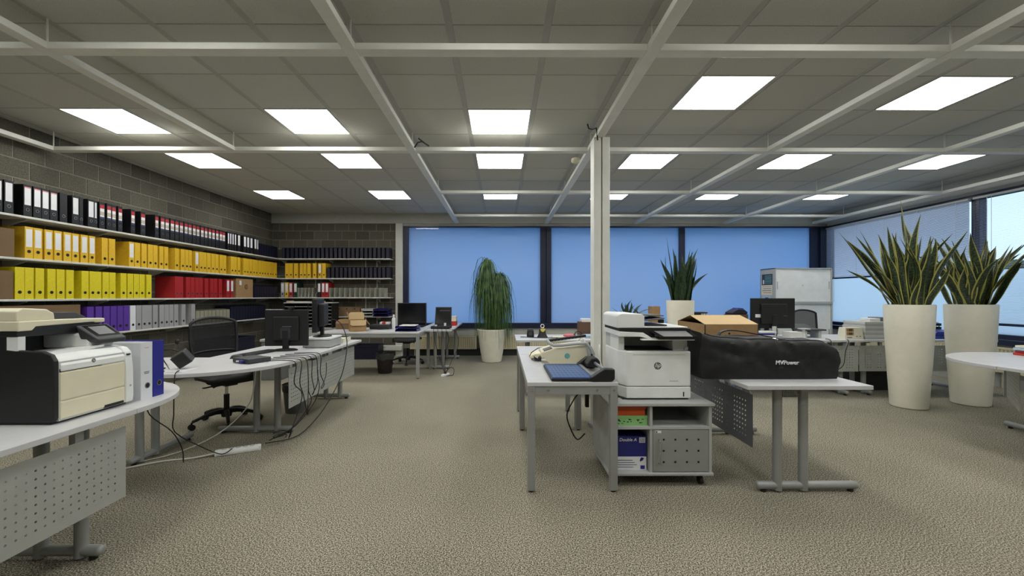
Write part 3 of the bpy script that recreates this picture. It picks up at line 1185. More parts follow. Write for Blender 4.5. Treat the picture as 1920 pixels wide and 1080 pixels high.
# --- second desk on the left, with round near end
t = thing('office_desk', 'white desk with rounded near end and two dark monitors, by the mesh chair', 'desk', (-2.3, 4.5, 0), 0, GD)
slab(t, [(-2.745, 3.92), (-1.85, 3.92), (-1.85, 5.5), (-2.745, 5.5)])
slab(t, [(-3.19, 3.918)] + arc(-2.53, 3.745, 0.675, 165, 374, 44) + [(-1.85, 3.918)], 'round_end')
t_leg(t, 'x', 4.02, -2.73, -2.0, -2.16, -2.36)
t_leg(t, 'x', 5.36, -2.66, -1.95, -2.08, -2.26)
t_leg(t, 'y', -2.86, 3.2, 3.86, 3.30, 3.45, plate=False)
mb = MB()
perf_panel(mb, 'x', -1.94, 3.80, 5.48, 0.289, 0.654, 0.036, 0.006)
mb.build('modesty_panel', 'silver_panel', t, solid=0.003)
hangers(t, 'x', -1.943, (3.95, 4.6, 5.25), 0.654, -1)

# --- desk with the black bag
t = thing('office_desk', 'white desk on two round posts carrying the black bag and carton', 'desk', (2.0, 3.4, 0), 0, GD)
slab(t, [(1.585, 2.665), (2.395, 2.665), (2.395, 4.10), (1.585, 4.10)])
t_leg(t, 'x', 2.80, 1.715, 2.405, 1.86, 2.035)
t_leg(t, 'x', 3.97, 1.76, 2.44, 1.98, 2.16)
mb = MB()
perf_panel(mb, 'x', 1.69, 2.79, 3.98, 0.296, 0.653, 0.034, 0.0068, 0.03, lambda i, n_: i % 9 not in (0, 6, 7))
mb.build('modesty_panel', 'panel_dark', t, solid=0.0015)
hangers(t, 'x', 1.692, (2.9, 3.3, 3.8), 0.653, 1)

# --- table with square legs in the middle (two butted tables)
def square_table(label, x0, x1, y0, y1, bolts=False, group='tables with square steel legs'):
    t = thing('square_leg_table', label, 'table', ((x0 + x1) / 2, (y0 + y1) / 2, 0), 0, group)
    slab(t, [(x0, y0), (x1, y0), (x1, y1), (x0, y1)])
    zt = DH - DT
    w = 0.05
    for x in (x0 + 0.002, x1 - w - 0.002):
        for y in (y0 + 0.002, y1 - w - 0.002):
            l = B(x, x + w, y, y + w, 0.012, zt).build('leg', 'silver', t, bev=0.003)
            MB().cyl((x + w / 2, y + w / 2, 0), (x + w / 2, y + w / 2, 0.014), 0.016, seg=10).build('foot_glide', 'black_plastic', l)
    for y in (y0 + 0.006, y1 - 0.026):
        B(x0 + w, x1 - w, y, y + 0.02, zt - 0.055, zt).build('rail', 'silver', t)
    for x in (x0 + 0.006, x1 - 0.026):
        B(x, x + 0.02, y0 + w, y1 - w, zt - 0.055, zt).build('rail', 'silver', t)
    if bolts:
        for x in (x0 + 0.028, x0 + 0.14, x1 - 0.14, x1 - 0.028):
            yy = y0 + (0.002 if x < x0 + 0.05 or x > x1 - 0.05 else 0.006)
            MB().cyl((x, yy - 0.004, zt - 0.026), (x, yy, zt - 0.026), 0.008, seg=10).build('bolt', 'chrome', t)
    return t


square_table('white table on square steel legs holding the paper cutter', 0.172, 0.78, 2.78, 4.115, True)
square_table('short white table butted behind the paper cutter table', 0.172, 0.78, 4.125, 4.78)
square_table('white table on square legs with monitor and blue trays, by the end wall', -2.92, -1.31, 6.60, 7.60)

# --- small desk by the window with the laptop
t = thing('office_desk', 'narrow white desk with small dark screen, beside the window', 'desk', (-1.07, 7.9, 0), 0, GD)
slab(t, [(-1.295, 7.64), (-1.295, 7.05), (-0.85, 7.05), (-0.85, 8.95), (-1.45, 8.95), (-1.45, 7.64)][::-1])
t_leg(t, 'x', 7.50, -1.27, -0.93, -1.20, -1.06, plate=False)
t_leg(t, 'x', 8.75, -1.42, -0.88, -1.15, -0.98, plate=False)

# --- desks along the window side, behind the column
def panel_desk(label, x0, x1, y0, y1, flip=False, panel=True, mask=lambda i, n_: i % 8 not in (0, 4, 5)):
    t = thing('office_desk', label, 'desk', ((x0 + x1) / 2, (y0 + y1) / 2, 0), 0, GD)
    slab(t, [(x0, y0), (x1, y0), (x1, y1), (x0, y1)])
    for x in (x0 + 0.16, x1 - 0.16):
        t_leg(t, 'y', x, y0 + 0.05, y1 - 0.05, y0 + 0.18, y0 + 0.36, plate=False)
    if panel:
        mb = MB()
        perf_panel(mb, 'y', y0 + 0.07, x0 + 0.01, x1 - 0.01, 0.32, 0.66, 0.034, 0.006, 0.03, mask)
        mb.build('modesty_panel', 'silver_panel', t, solid=0.0015)
        hangers(t, 'y', y0 + 0.07, (x0 + 0.3, (x0 + x1) / 2, x1 - 0.3), 0.66, 1)
    return t


panel_desk('white desk littered with small gadgets under the window, left of the column', 0.19, 1.78, 5.41, 6.21, panel=False)
panel_desk('white desk holding the square potted snake plant by the window', 1.79, 3.09, 5.41, 6.21)
panel_desk('white desk with the big black monitor and perforated front', 3.10, 4.71, 5.39, 6.19)
panel_desk('white desk with stacked paper boxes behind the tall planters', 4.72, 6.50, 5.41, 6.21)

# --- round-ended desk at the right edge
t = thing('office_desk', 'white round-ended desk cut off by the right edge of the picture', 'desk', (4.5, 2.7, 0), 0, GD)
slab(t, [(4.07, 1.7), (4.9, 1.7), (4.9, 3.398), (4.07, 3.398)])
slab(t, [(5.76, 3.4)] + arc(4.90, 3.42, 0.84, 0, 180, 44) + [(4.06, 3.4)], 'round_end')
t_leg(t, 'x', 2.2, 4.15, 4.86, 4.40, 4.60)
t_leg(t, 'y', 5.06, 3.5, 4.16, 3.7, 3.86, plate=False)
mb = MB()
perf_panel(mb, 'y', 0.0, 0.0, 0.82, 0.30, 0.66)
mb.xf(Matrix.Translation((4.54, 3.62, 0)) @ Matrix.Rotation(math.radians(44.5), 4, 'Z'))
mb.build('modesty_panel', 'silver_panel', t, solid=0.003)
MB().box(-0.02, 0.02, -0.02, 0.02, 0.30, DH - DT).xf(Matrix.Translation((5.125, 4.195, 0)) @ Matrix.Rotation(math.radians(44.5), 4, 'Z')).build('panel_post', 'silver', t)

# ================================================================ printer stand with its contents
X0, X1, Y0, Y1 = 0.735, 1.462, 2.855, 3.40
t = thing('printer_stand', 'grey wheeled printer stand with open shelves and perforated door', 'cabinet', ((X0 + X1) / 2, (Y0 + Y1) / 2, 0))
B(X0, X1, Y0, Y1, 0.078, 0.10).build('bottom_board', 'light_grey', t, bev=0.006)
B(X0 - 0.004, X1 + 0.004, Y0 - 0.004, Y1, 0.558, 0.58).build('top_board', 'light_grey', t, bev=0.004)
B(X0 + 0.01, X0 + 0.03, Y0 + 0.012, Y1, 0.10, 0.558).build('side_panel', 'light_grey', t)
B(X1 - 0.03, X1 - 0.01, Y0 + 0.012, Y1, 0.10, 0.558).build('side_panel', 'light_grey', t)
B(X0 + 0.03, X1 - 0.03, Y1 - 0.02, Y1, 0.10, 0.558).build('back_panel', 'light_grey', t)
xd = 1.032
B(xd - 0.009, xd + 0.009, Y0 + 0.012, Y1 - 0.02, 0.10, 0.558).build('divider', 'light_grey', t)
B(X0 + 0.03, X1 - 0.03, Y0 + 0.008, Y1 - 0.02, 0.398, 0.414).build('shelf', 'light_grey', t)
d = B(xd + 0.012, X1 - 0.033, Y0 + 0.01, Y0 + 0.024, 0.104, 0.394).build('door', 'silver', t, bev=0.002)
for i in range(4):
    for j in range(3):
        x, z = 1.118 + i * 0.080, 0.172 + j * 0.0775
        B(x - 0.006, x + 0.006, Y0 + 0.008, Y0 + 0.0108, z - 0.006, z + 0.006).build('square_hole', 'hole', d)
h = MB().tube([(1.083, Y0 + 0.012, 0.165), (1.083, Y0 - 0.012, 0.167), (1.083, Y0 - 0.014, 0.18), (1.083, Y0 - 0.014, 0.31), (1.083, Y0 - 0.012, 0.323), (1.083, Y0 + 0.012, 0.325)], 0.005, 8).build('handle', 'chrome', d, smooth=60)
B(1.062, 1.10, Y0 + 0.008, Y0 + 0.0105, 0.372, 0.388).build('name_plate', 'label_white', d)
B(1.065, 1.073, Y0 + 0.0072, Y0 + 0.0081, 0.375, 0.385).build('name_mark', 'black_plastic', d)
for x in (X0 + 0.07, X1 - 0.07):
    for y in (Y0 + 0.06, Y1 - 0.06):
        c = MB().cyl((x - 0.011, y, 0.03), (x + 0.011, y, 0.03), 0.03, seg=18).build('caster', 'black_plastic', t, smooth=40)
        B(x - 0.015, x + 0.015, y - 0.004, y + 0.03, 0.05, 0.078).build('caster_fork', 'dark_grey', c)

# paper carton in the stand
t = thing('paper_carton', 'blue and white carton of copy paper in the stand', 'box', (0.90, 2.99, 0.1))
B(0.775, 1.012, 2.905, 3.22, 0.1005, 0.195).build('lower_half', 'label_white', t)
B(0.775, 1.012, 2.905, 3.22, 0.195, 0.335).build('upper_half', 'box_blue', t)
text('Double A', 0.031, t, (0.043, -0.0862, 0.212), (PI / 2, 0, 0), 'label_white', shear=0.2, bold=0.0003, align='RIGHT')
br = B(0.962, 1.003, 2.9035, 2.9052, 0.292, 0.328).build('bar_code', 'label_white', t)
for k in range(7):
    B(0.966 + k * 0.005, 0.968 + k * 0.005, 2.903, 2.9036, 0.295, 0.325).build('code_bar', 'black_plastic', br)
for k, (x0, x1) in enumerate(((0.80, 0.92), (0.80, 0.945), (0.80, 0.93), (0.80, 0.915))):
    B(x0, x1, 2.9035, 2.9052, 0.120 + k * 0.016, 0.123 + k * 0.016).build('print_line', 'label_blue', t)
B(0.97, 1.0, 2.9035, 2.9052, 0.108, 0.133).build('print_mark', 'b_blue', t)
MB().prism([(0.965, 0.16), (0.985, 0.168), (0.995, 0.185), (0.975, 0.19), (0.968, 0.178)], 2.9035, 2.9052, 'y').build('print_mark', 'box_blue', t)
# green box and orange paper on the upper shelf
t = thing('green_box', 'pale green paper box with dark print on the stand shelf', 'box', (0.9, 2.98, 0.414))
B(0.775, 1.018, 2.90, 3.2, 0.4145, 0.478).build('body', 'green_box', t)
B(0.773, 1.020, 2.898, 3.202, 0.462, 0.482).build('lid', 'green_box', t, bev=0.002)
random.seed(3)
for cx_, k in ((0.835, 6), (0.885, 5), (0.968, 7)):
    for i in range(k):
        x, z = cx_ + random.uniform(-.02, .02), 0.425 + random.uniform(0, .03)
        B(x - random.uniform(.003, .008), x + random.uniform(.003, .008), 2.899, 2.9003, z, z + random.uniform(.003, .007)).build('print_mark', 'b_green', t)
random.seed(4)
for k in range(7):
    z = 0.4825 + k * 0.0085
    dx = random.uniform(-.006, .006)
    tag(B(0.785 + dx, 1.005 + dx, 2.905, 3.19, z, z + 0.008).build('paper_pack', 'orange'), 'pack of bright orange paper, %s from the bottom of the pile in the stand' % ordw(k + 1), 'paper', 'orange paper packs')

# ================================================================ white office printer on the stand
t = thing('printer', 'large white multifunction printer with round grey logo, on the stand', 'printer', (1.1, 3.15, 0.58))
ch = 0.05


def body_pts(x0, x1, y0, y1, c):
    return [(x0 + c * .8, y0), (x1, y0), (x1, y1), (x0, y1), (x0, y0 + c * 1.6)]


b = MB().prism(body_pts(0.845, 1.342, 2.945, 3.39, ch), 0.592, 0.672).build('paper_drawer', 'printer_white', t, bev=0.006)
B(1.286, 1.294, 2.9435, 2.946, 0.605, 0.638).build('level_slot', 'black_plastic', b)
MB().prism([(0.86, 2.965), (1.33, 2.965), (1.33, 3.38), (0.86, 3.38)], 0.58, 0.592).build('base', 'dark_grey', t)
b = MB().prism(body_pts(0.845, 1.342, 2.945, 3.39, ch), 0.676, 0.925).build('body', 'printer_white', t, bev=0.008)
B(0.93, 1.3, 2.9442, 2.9455, 0.900, 0.9015).build('seam', 'mid_grey', b)
B(1.19, 1.25, 2.9438, 2.9452, 0.713, 0.7155).build('model_print', 'mid_grey', b)
lg = MB().cyl((1.106, 2.9436, 0.822), (1.106, 2.9452, 0.822), 0.026, seg=28).build('logo_disc', 'sign_grey', b)
text('hp', 0.040, lg, (1.106 - 1.1, 2.9432 - 3.15, 0.826 - 0.58), (PI / 2, 0, 0), 'printer_white', shear=0.3, ext=0.0004)
# output tray recess, throat and right pillar
MB().prism([(0.90, 2.99), (1.25, 2.99), (1.25, 3.25), (0.90, 3.25)], 0.925, 0.930).build('output_tray', 'black_plastic', t)
B(0.848, 1.338, 3.25, 3.385, 0.925, 1.03).build('throat', 'pale_grey', t)
B(0.848, 0.89, 3.02, 3.25, 0.925, 1.03).build('side_wall', 'printer_white', t)
B(1.23, 1.335, 2.985, 3.25, 0.925, 1.03).build('pillar', 'pale_grey', t, bev=0.004)
B(1.31, 1.336, 2.975, 2.986, 0.932, 0.952).build('usb_port', 'light_grey', t)
# scanner bed
MB().prism([(0.835, 1.03), (0.98, 1.03), (1.06, 1.008), (1.352, 1.008), (1.352, 1.022), (1.06, 1.022), (1.0, 1.058), (0.835, 1.066)], 2.93, 3.39, 'y').build('scanner_base', 'printer_white', t, bev=0.003)
MB().prism([(0.84, 1.066), (1.0, 1.058), (1.06, 1.024), (1.34, 1.024), (1.34, 1.085), (0.84, 1.085)], 2.95, 3.385, 'y').build('scanner_gap', 'black_plastic', t)
cp = MB().hexa([(1.08, 2.865, 1.018), (1.36, 2.865, 1.018), (1.36, 2.96, 1.03), (1.08, 2.96, 1.03)], [(1.09, 2.862, 1.036), (1.36, 2.862, 1.036), (1.33, 2.98, 1.080), (1.03, 2.98, 1.080)]).build('control_panel', 'black_gloss', t, bev=0.003)
MB().add([(1.12, 2.8655, 1.0385), (1.32, 2.8655, 1.0385), (1.305, 2.965, 1.0755), (1.075, 2.965, 1.0755)], [(0, 1, 2, 3)]).build('touch_screen', 'mid_grey', cp, solid=0.001)
B(0.98, 1.35, 2.90, 2.945, 1.006, 1.016).build('panel_lip', 'printer_white', t, bev=0.003)
# lid with document feeder
MB().prism([(0.825, 1.088), (1.33, 1.088), (1.33, 1.098), (1.02, 1.1), (1.02, 1.175), (1.0, 1.188), (0.86, 1.192), (0.835, 1.184), (0.825, 1.17)], 2.965, 3.385, 'y').build('feeder_lid', 'printer_white', t, bev=0.005)
MB().hexa([(1.02, 3.0, 1.135), (1.17, 3.0, 1.148), (1.17, 3.3, 1.148), (1.02, 3.3, 1.135)], [(1.02, 3.0, 1.142), (1.18, 3.0, 1.16), (1.18, 3.3, 1.16), (1.02, 3.3, 1.142)]).build('feed_tray', 'sign_grey', t)
MB().hexa([(0.98, 3.05, 1.175), (1.19, 3.05, 1.168), (1.19, 3.32, 1.168), (0.98, 3.32, 1.175)], [(0.98, 3.05, 1.183), (1.19, 3.05, 1.176), (1.19, 3.32, 1.176), (0.98, 3.32, 1.183)]).build('paper_guide', 'sign_grey', t)
B(1.15, 1.18, 3.02, 3.06, 1.12, 1.145).build('feed_stop', 'black_plastic', t)
B(1.02, 1.19, 2.99, 3.33, 1.101, 1.111).build('exit_tray', 'dark_grey', t)
B(0.8455, 0.8462, 3.05, 3.37, 0.79, 0.792).build('side_seam', 'mid_grey', t)
B(0.844, 0.8475, 3.02, 3.12, 0.586, 0.602).build('side_grip', 'black_plastic', t)

# ================================================================ cream colour printer on the near desk
t = thing('printer', 'cream and black colour printer with touch panel, on the near desk', 'printer', (-2.22, 2.08, DH))
XF, YA, YC = -1.995, 1.868, 2.262        # front plane, near side, far side
XBk = -2.46
zb = DH
# black near flank with rounded shoulder
prof = [(XBk, zb + 0.012), (XF - 0.012, zb + 0.012), (XF - 0.004, zb + 0.03), (XF - 0.004, 1.025), (XF - 0.02, 1.055), (XF - 0.06, 1.07), (XF - 0.17, 1.075), (XF - 0.215, 1.08), (XF - 0.215, 1.14), (XBk, 1.14)]
MB().prism(prof, YA, YA + 0.022, 'y').build('side_panel', 'black_plastic', t, bev=0.006)
MB().prism([(XBk, zb), (XF - 0.03, zb), (XF - 0.03, zb + 0.014), (XBk, zb + 0.014)], YA + 0.01, YC - 0.01, 'y').build('base', 'black_plastic', t)
MB().prism([(XBk, zb + 0.012), (XF - 0.006, zb + 0.012), (XF - 0.006, 1.02), (XF - 0.05, 1.035), (XBk, 1.035)], YA + 0.022, YC - 0.045, 'y').build('core', 'pale_grey', t)
fr = MB()
fr.box(XF - 0.012, XF, YA + 0.024, YC - 0.047, zb + 0.018, zb + 0.10)
fr.build('paper_drawer', 'cream', t, bev=0.008)
B(XF - 0.006, XF + 0.0008, 2.10, 2.205, zb + 0.016, zb + 0.030).build('drawer_grip', 'black_plastic', t)
B(XF - 0.012, XF, YA + 0.024, YC - 0.047, zb + 0.103, zb + 0.232).build('front_door', 'cream', t, bev=0.006)
B(XF - 0.012, XF - 0.004, YA + 0.024, 2.09, zb + 0.233, zb + 0.247).build('door_grip', 'black_plastic', t)
up = MB().prism([(XF - 0.10, 1.055), (XF - 0.10, zb + 0.235), (XF, zb + 0.235), (XF, zb + 0.262), (XF - 0.004, 1.01), (XF - 0.02, 1.035), (XF - 0.05, 1.05)], YA + 0.026, YC - 0.047, 'y')
up = up.build('upper_front', 'printer_white', t, bev=0.006)
for q in ((YA + 0.2,),):
    lg = MB().cyl((XF - 0.001, 2.045, 1.004), (XF + 0.0006, 2.045, 1.004), 0.010, seg=20).build('logo_disc', 'sign_grey', up)
    text('hp', 0.015, lg, (XF + 0.001 + 2.22, 2.045 - 2.08, 1.0055 - DH), (PI / 2, 0, PI / 2), 'printer_white', shear=0.3, ext=0.0002)
ep = MB().prism([(XBk, zb + 0.012), (XF + 0.002, zb + 0.012), (XF + 0.006, zb + 0.05), (XF + 0.004, zb + 0.2), (XF - 0.006, 1.02), (XF - 0.03, 1.045), (XF - 0.12, 1.06), (XBk, 1.06)], YC - 0.046, YC, 'y').build('end_panel', 'printer_white', t, bev=0.008)
B(XF - 0.005, XF + 0.003, YC - 0.036, YC - 0.018, 1.004, 1.011).build('usb_port', 'black_plastic', ep)
MB().cyl((XF + 0.003, YC - 0.022, 0.84), (XF + 0.0065, YC - 0.022, 0.84), 0.006, seg=14).build('power_button', 'light_grey', ep)
# output bay: sloped tray, back wall, white shoulder and near post
MB().hexa([(XBk + 0.08, YA + 0.05, 1.036), (XF - 0.06, YA + 0.05, 1.04), (XF - 0.06, YC - 0.10, 1.058), (XBk + 0.08, YC - 0.10, 1.036)],
          [(XBk + 0.08, YA + 0.05, 1.04), (XF - 0.06, YA + 0.05, 1.05), (XF - 0.06, YC - 0.10, 1.07), (XBk + 0.08, YC - 0.10, 1.045)]).build('output_tray', 'printer_white', t)
B(XBk, XBk + 0.14, YA + 0.022, YC - 0.02, 1.035, 1.16).build('bay_back', 'dark_grey', t)
B(XBk + 0.14, XF - 0.09, YC - 0.15, YC - 0.012, 1.055, 1.13).build('shoulder', 'printer_white', t, bev=0.012)
B(XF - 0.215, XF - 0.165, YA + 0.001, YA + 0.03, 1.072, 1.140).build('near_post', 'printer_white', t)
# scanner: black bed, cream lid, feeder hump (set back from the front)
XS = XF - 0.155
MB().prism([(YA - 0.004, 1.135), (YC - 0.12, 1.13), (YC - 0.03, 1.15), (YC - 0.008, 1.18), (YA - 0.004, 1.18)], XBk, XS - 0.008, 'x').build('scanner_bed', 'black_plastic', t, bev=0.004)
MB().prism([(YA - 0.006, 1.160), (YA + 0.05, 1.160), (YA + 0.065, 1.178), (YC - 0.06, 1.182), (YC - 0.045, 1.178), (YC + 0.004, 1.178), (YC + 0.004, 1.20), (YC - 0.2, 1.205), (YA - 0.006, 1.205)], XBk - 0.01, XS, 'x').build('scanner_lid', 'cream', t, bev=0.005)
MB().prism([(YA - 0.002, 1.204), (YC - 0.236, 1.204), (YC - 0.24, 1.238), (YC - 0.255, 1.245), (YC - 0.27, 1.256), (YA + 0.02, 1.264), (YA - 0.002, 1.25)], XBk, XS - 0.012, 'x').build('document_feeder', 'cream', t, bev=0.006)
MB().hexa([(XBk + 0.03, YC - 0.236, 1.204), (XS - 0.04, YC - 0.236, 1.204), (XS - 0.04, YC - 0.05, 1.204), (XBk + 0.03, YC - 0.05, 1.204)],
          [(XBk + 0.03, YC - 0.236, 1.24), (XS - 0.05, YC - 0.236, 1.24), (XS - 0.05, YC - 0.10, 1.236), (XBk + 0.03, YC - 0.10, 1.236)]).build('feeder_tray', 'black_plastic', t, bev=0.004)
# tilted touch panel at the far front corner
PX = XF - 0.085
cp = MB().hexa([(PX - 0.05, YC - 0.150, 1.095), (PX + 0.035, YC - 0.140, 1.072), (PX + 0.035, YC + 0.012, 1.072), (PX - 0.05, YC + 0.008, 1.095)],
               [(PX - 0.06, YC - 0.165, 1.172), (PX + 0.04, YC - 0.152, 1.098), (PX + 0.04, YC + 0.014, 1.098), (PX - 0.06, YC + 0.006, 1.172)]).build('control_panel', 'dark_grey', t, bev=0.008)


def on_panel(u, v, o):
    a = Vector((PX - 0.06, YC - 0.165, 1.172)).lerp(Vector((PX + 0.04, YC - 0.152, 1.098)), v)
    b_ = Vector((PX - 0.06, YC + 0.006, 1.172)).lerp(Vector((PX + 0.04, YC + 0.014, 1.098)), v)
    return a.lerp(b_, u) + Vector((0.6, 0, 0.8)) * o


MB().add([on_panel(.13, .80, .0006), on_panel(.92, .80, .0006), on_panel(.92, .08, .0006), on_panel(.13, .08, .0006)], [(0, 1, 2, 3)]).build('panel_glass', 'black_gloss', cp)
MB().add([on_panel(.26, .70, .0012), on_panel(.80, .70, .0012), on_panel(.80, .17, .0012), on_panel(.26, .17, .0012)], [(0, 1, 2, 3)]).build('touch_screen', 'mid_grey', cp)

# two binders beside the cream printer
for y, m, nm, lb, ring in ((2.352, 'b_white', 'tall white binder standing between the cream printer and a blue binder', None, 'mid_grey'), (2.432, 'b_blue', 'glossy blue binder with steel ring, at the rounded desk end', None, 'chrome')):
    o = inst('binder', binder_mesh(.077, m), None, (-1.998, y, DH), (0, 0, PI / 2))
    tag(o, nm, 'binder', 'binders on the near desk')
    inst('pages', pages_mesh(.077), o)
    inst('finger_ring', ring_mesh(ring), o, (0.004, 0, 0.075))
    if m == 'b_white':
        for zz, w_, mm in ((0.288, 0.014, 'label_pink'), (0.152, 0.017, 'sign_grey'), (0.144, 0.015, 'sign_grey')):
            MB().box(-w_, w_, -0.0006, 0.0004, zz - 0.002, zz + 0.002).build('print_mark', mm, o, local=True)
# ================================================================ cartons
def carton(name, label, x0, x1, y0, y1, z0, z1, m='cardboard', flaps=False, tape=None, cat='box', group=None, rz=0.0):
    """closed carton with a top seam; local frame so that it can be turned"""
    cx_, cy_ = (x0 + x1) / 2, (y0 + y1) / 2
    t = thing(name, label, cat, (cx_, cy_, z0), rz, group)
    a, b, h = (x1 - x0) / 2, (y1 - y0) / 2, z1 - z0
    B(-a, a, -b, b, 0, h - 0.004).build('body', m, t, local=True, bev=0.002)
    B(-a, a, -b, -0.001, h - 0.004, h).build('top_flap', m, t, local=True)
    B(-a, a, 0.001, b, h - 0.004, h).build('top_flap', m, t, local=True)
    if tape:
        B(-a - 0.0005, a + 0.0005, -0.025, 0.025, h - 0.0002, h + 0.0006).build('tape', tape, t, local=True)
    return t


def on_left(y0, y1, z, h, label, group):
    return carton('carton', label, XL + 0.02, SX - 0.005, y0, y1, z, z + h, 'cardboard_dark', False, 'cardboard', 'box', group)


on_left(3.70, 4.085, SZ[1], 0.275, 'brown carton at the near end of the second shelf', 'cartons on the side shelves')
on_left(3.70, 4.075, SZ[2], 0.275, 'brown carton at the near end of the third shelf', 'cartons on the side shelves')
on_left(3.85, 4.72, SZ[3], 0.345, 'long brown carton on the fourth shelf behind the cream printer', 'cartons on the side shelves')
t = carton('carton', 'brown carton with round black logo between red binders and blue files', XL + 0.03, SX - 0.02, 7.50, 8.0, SZ[2], SZ[2] + 0.345, 'cardboard', False, 'cardboard_dark', 'box', 'cartons on the side shelves')
lg = MB().cyl((0.1252, 0.04, 0.20), (0.1268, 0.04, 0.20), 0.048, seg=24).build('logo_disc', 'leather_brown', t, local=True)
text('hp', 0.075, lg, (0.1272, 0.04, 0.207), (PI / 2, 0, PI / 2), 'cardboard', shear=0.3, ext=0.0004)
B(0.1252, 0.1262, -0.16, -0.10, 0.23, 0.31).build('sticker', 'label_white', t, local=True)
for x0, x1, nm in ((-3.53, -3.37, 'next to the sorter'), (-3.365, -3.20, 'in the middle of three'), (-3.195, -3.03, 'next to the grey trays')):
    t = carton('carton', 'small brown carton on the lowest end wall shelf, ' + nm, x0, x1, SY + 0.02, YB - 0.04, SZ[3], SZ[3] + 0.20, 'cardboard_dark', group='small cartons on the end wall')
    B(-0.05, -0.02, -0.123, -0.121, 0.15, 0.175).build('print_mark', 'bin_brown', t, local=True)


def letter_trays(label, x0, x1, y0, y1, z0, k, dz, m, paper=False):
    t = thing('letter_trays', label, 'letter tray', ((x0 + x1) / 2, (y0 + y1) / 2, z0), 0, 'stacked letter trays')
    for i in range(k):
        z = z0 + i * dz
        mb = MB().box(x0, x1, y0 + 0.01, y1, z, z + 0.004).box(x0, x0 + 0.004, y0, y1, z, z + dz * .72).box(x1 - 0.004, x1, y0, y1, z, z + dz * .72).box(x0, x1, y1 - 0.004, y1, z, z + dz * .72)
        mb.prism([(x0, z), (x1, z), (x1, z + dz * .3), (x1 - (x1 - x0) * .25, z + dz * .12), (x0 + (x1 - x0) * .25, z + dz * .12), (x0, z + dz * .3)], y0, y0 + 0.006, 'y')
        if i < k - 1:
            for x in (x0 + 0.005, x1 - 0.013):
                for y in (y0 + 0.02, y1 - 0.03):
                    mb.box(x, x + 0.008, y, y + 0.008, z + dz * .6, z + dz)
        tr = mb.build('tray', m, t)
        if paper:
            B(x0 + 0.01, x1 - 0.01, y0 + 0.02, y1 - 0.01, z + 0.004, z + 0.012).build('sheets', 'paper', tr)
    return t


letter_trays('stack of grey letter trays on the lowest end wall shelf', -2.995, -2.745, SY - 0.02, YB - 0.03, SZ[3], 3, 0.062, 'pale_grey', True)
letter_trays('stack of dark blue letter trays on the lowest end wall shelf', -2.735, -2.42, SY - 0.02, YB - 0.03, SZ[3], 3, 0.062, 'tray_blue')

# --- black pigeonhole sorter on a low cupboard in the corner
t = thing('low_cupboard', 'low grey cupboard under the black sorter in the corner', 'cabinet', (-3.95, 8.66, 0))
B(-4.45, -3.45, 8.50, 8.84, 0.03, 0.64).build('body', 'mid_grey', t, bev=0.003)
B(-4.46, -3.44, 8.49, 8.85, 0.64, 0.66).build('top', 'light_grey', t)
for x0, x1 in ((-4.44, -3.955), (-3.945, -3.46)):
    d = B(x0, x1, 8.485, 8.50, 0.05, 0.63).build('door', 'light_grey', t, bev=0.002)
    B((x0 + x1) / 2 - 0.04, (x0 + x1) / 2 + 0.04, 8.475, 8.485, 0.56, 0.57).build('handle', 'chrome', d)
B(-4.42, -3.48, 8.52, 8.82, 0, 0.03).build('plinth', 'dark_grey', t)
t = thing('paper_sorter', 'black pigeonhole sorter with white shelf edges behind the old monitor', 'sorter', (-3.95, 8.66, 0.66))
for x0, x1 in ((-4.44, -4.425), (-3.96, -3.94), (-3.475, -3.46)):
    B(x0, x1, 8.50, 8.84, 0.66, 1.165).build('side', 'black_plastic', t)
B(-4.44, -3.46, 8.825, 8.84, 0.66, 1.165).build('back', 'black_plastic', t)
B(-4.445, -3.455, 8.495, 8.84, 1.165, 1.182).build('top', 'pale_grey', t)
for i in range(7):
    for x0, x1 in ((-4.425, -3.96), (-3.94, -3.475)):
        z = 0.662 + i * 0.0715
        B(x0, x1, 8.505, 8.825, z, z + 0.006).build('shelf', 'pale_grey', t)
tag(B(-4.35, -4.0, 8.55, 8.78, 1.183, 1.20).build('paper_stack', 'paper'), 'loose white papers lying on top of the black sorter', 'papers')
tag(B(-4.42, -4.36, 8.56, 8.76, 1.183, 1.215).build('small_carton', 'cardboard_inside', bev=0.002), 'small tan carton lying on the sorter, corner side', 'box', 'tan cartons on the sorter')
tag(B(-3.85, -3.70, 8.56, 8.76, 1.183, 1.21).build('small_carton', 'cardboard_inside', bev=0.002), 'small tan carton lying on the sorter, window side', 'box', 'tan cartons on the sorter')

# --- open cardboard box on the far table
def open_box(label, cx_, cy_, z, a, b, h, rz, flaps, m='cardboard', name='open_carton', text_=None):
    t = thing(name, label, 'box', (cx_, cy_, z), rz)
    e = 0.004
    mb = MB().box(-a, a, -b, -b + e, 0, h).box(-a, a, b - e, b, 0, h).box(-a, -a + e, -b, b, 0, h).box(a - e, a, -b, b, 0, h).box(-a, a, -b, b, 0, e)
    mb.build('body', m, t, local=True)
    for side, length, ang in flaps:
        w = (a if side in 'fb' else b) - 0.004
        c, s = math.cos(math.radians(ang)) * length, math.sin(math.radians(ang)) * length
        k = 0.25
        P = {'f': lambda u, v: (u, -b - c * v, h + s * v), 'b': lambda u, v: (u, b + c * v, h + s * v), 'l': lambda u, v: (-a - c * v, u, h + s * v), 'r': lambda u, v: (a + c * v, u, h + s * v)}[side]
        MB().add([P(-w, 0), P(w, 0), P(w, .8), P(w * (1 - k), 1), P(-w * (1 - k), 1), P(-w, .8)], [(0, 1, 2, 3, 4, 5)]).build('flap', 'cardboard_inside', t, local=True, solid=0.003)
    return t


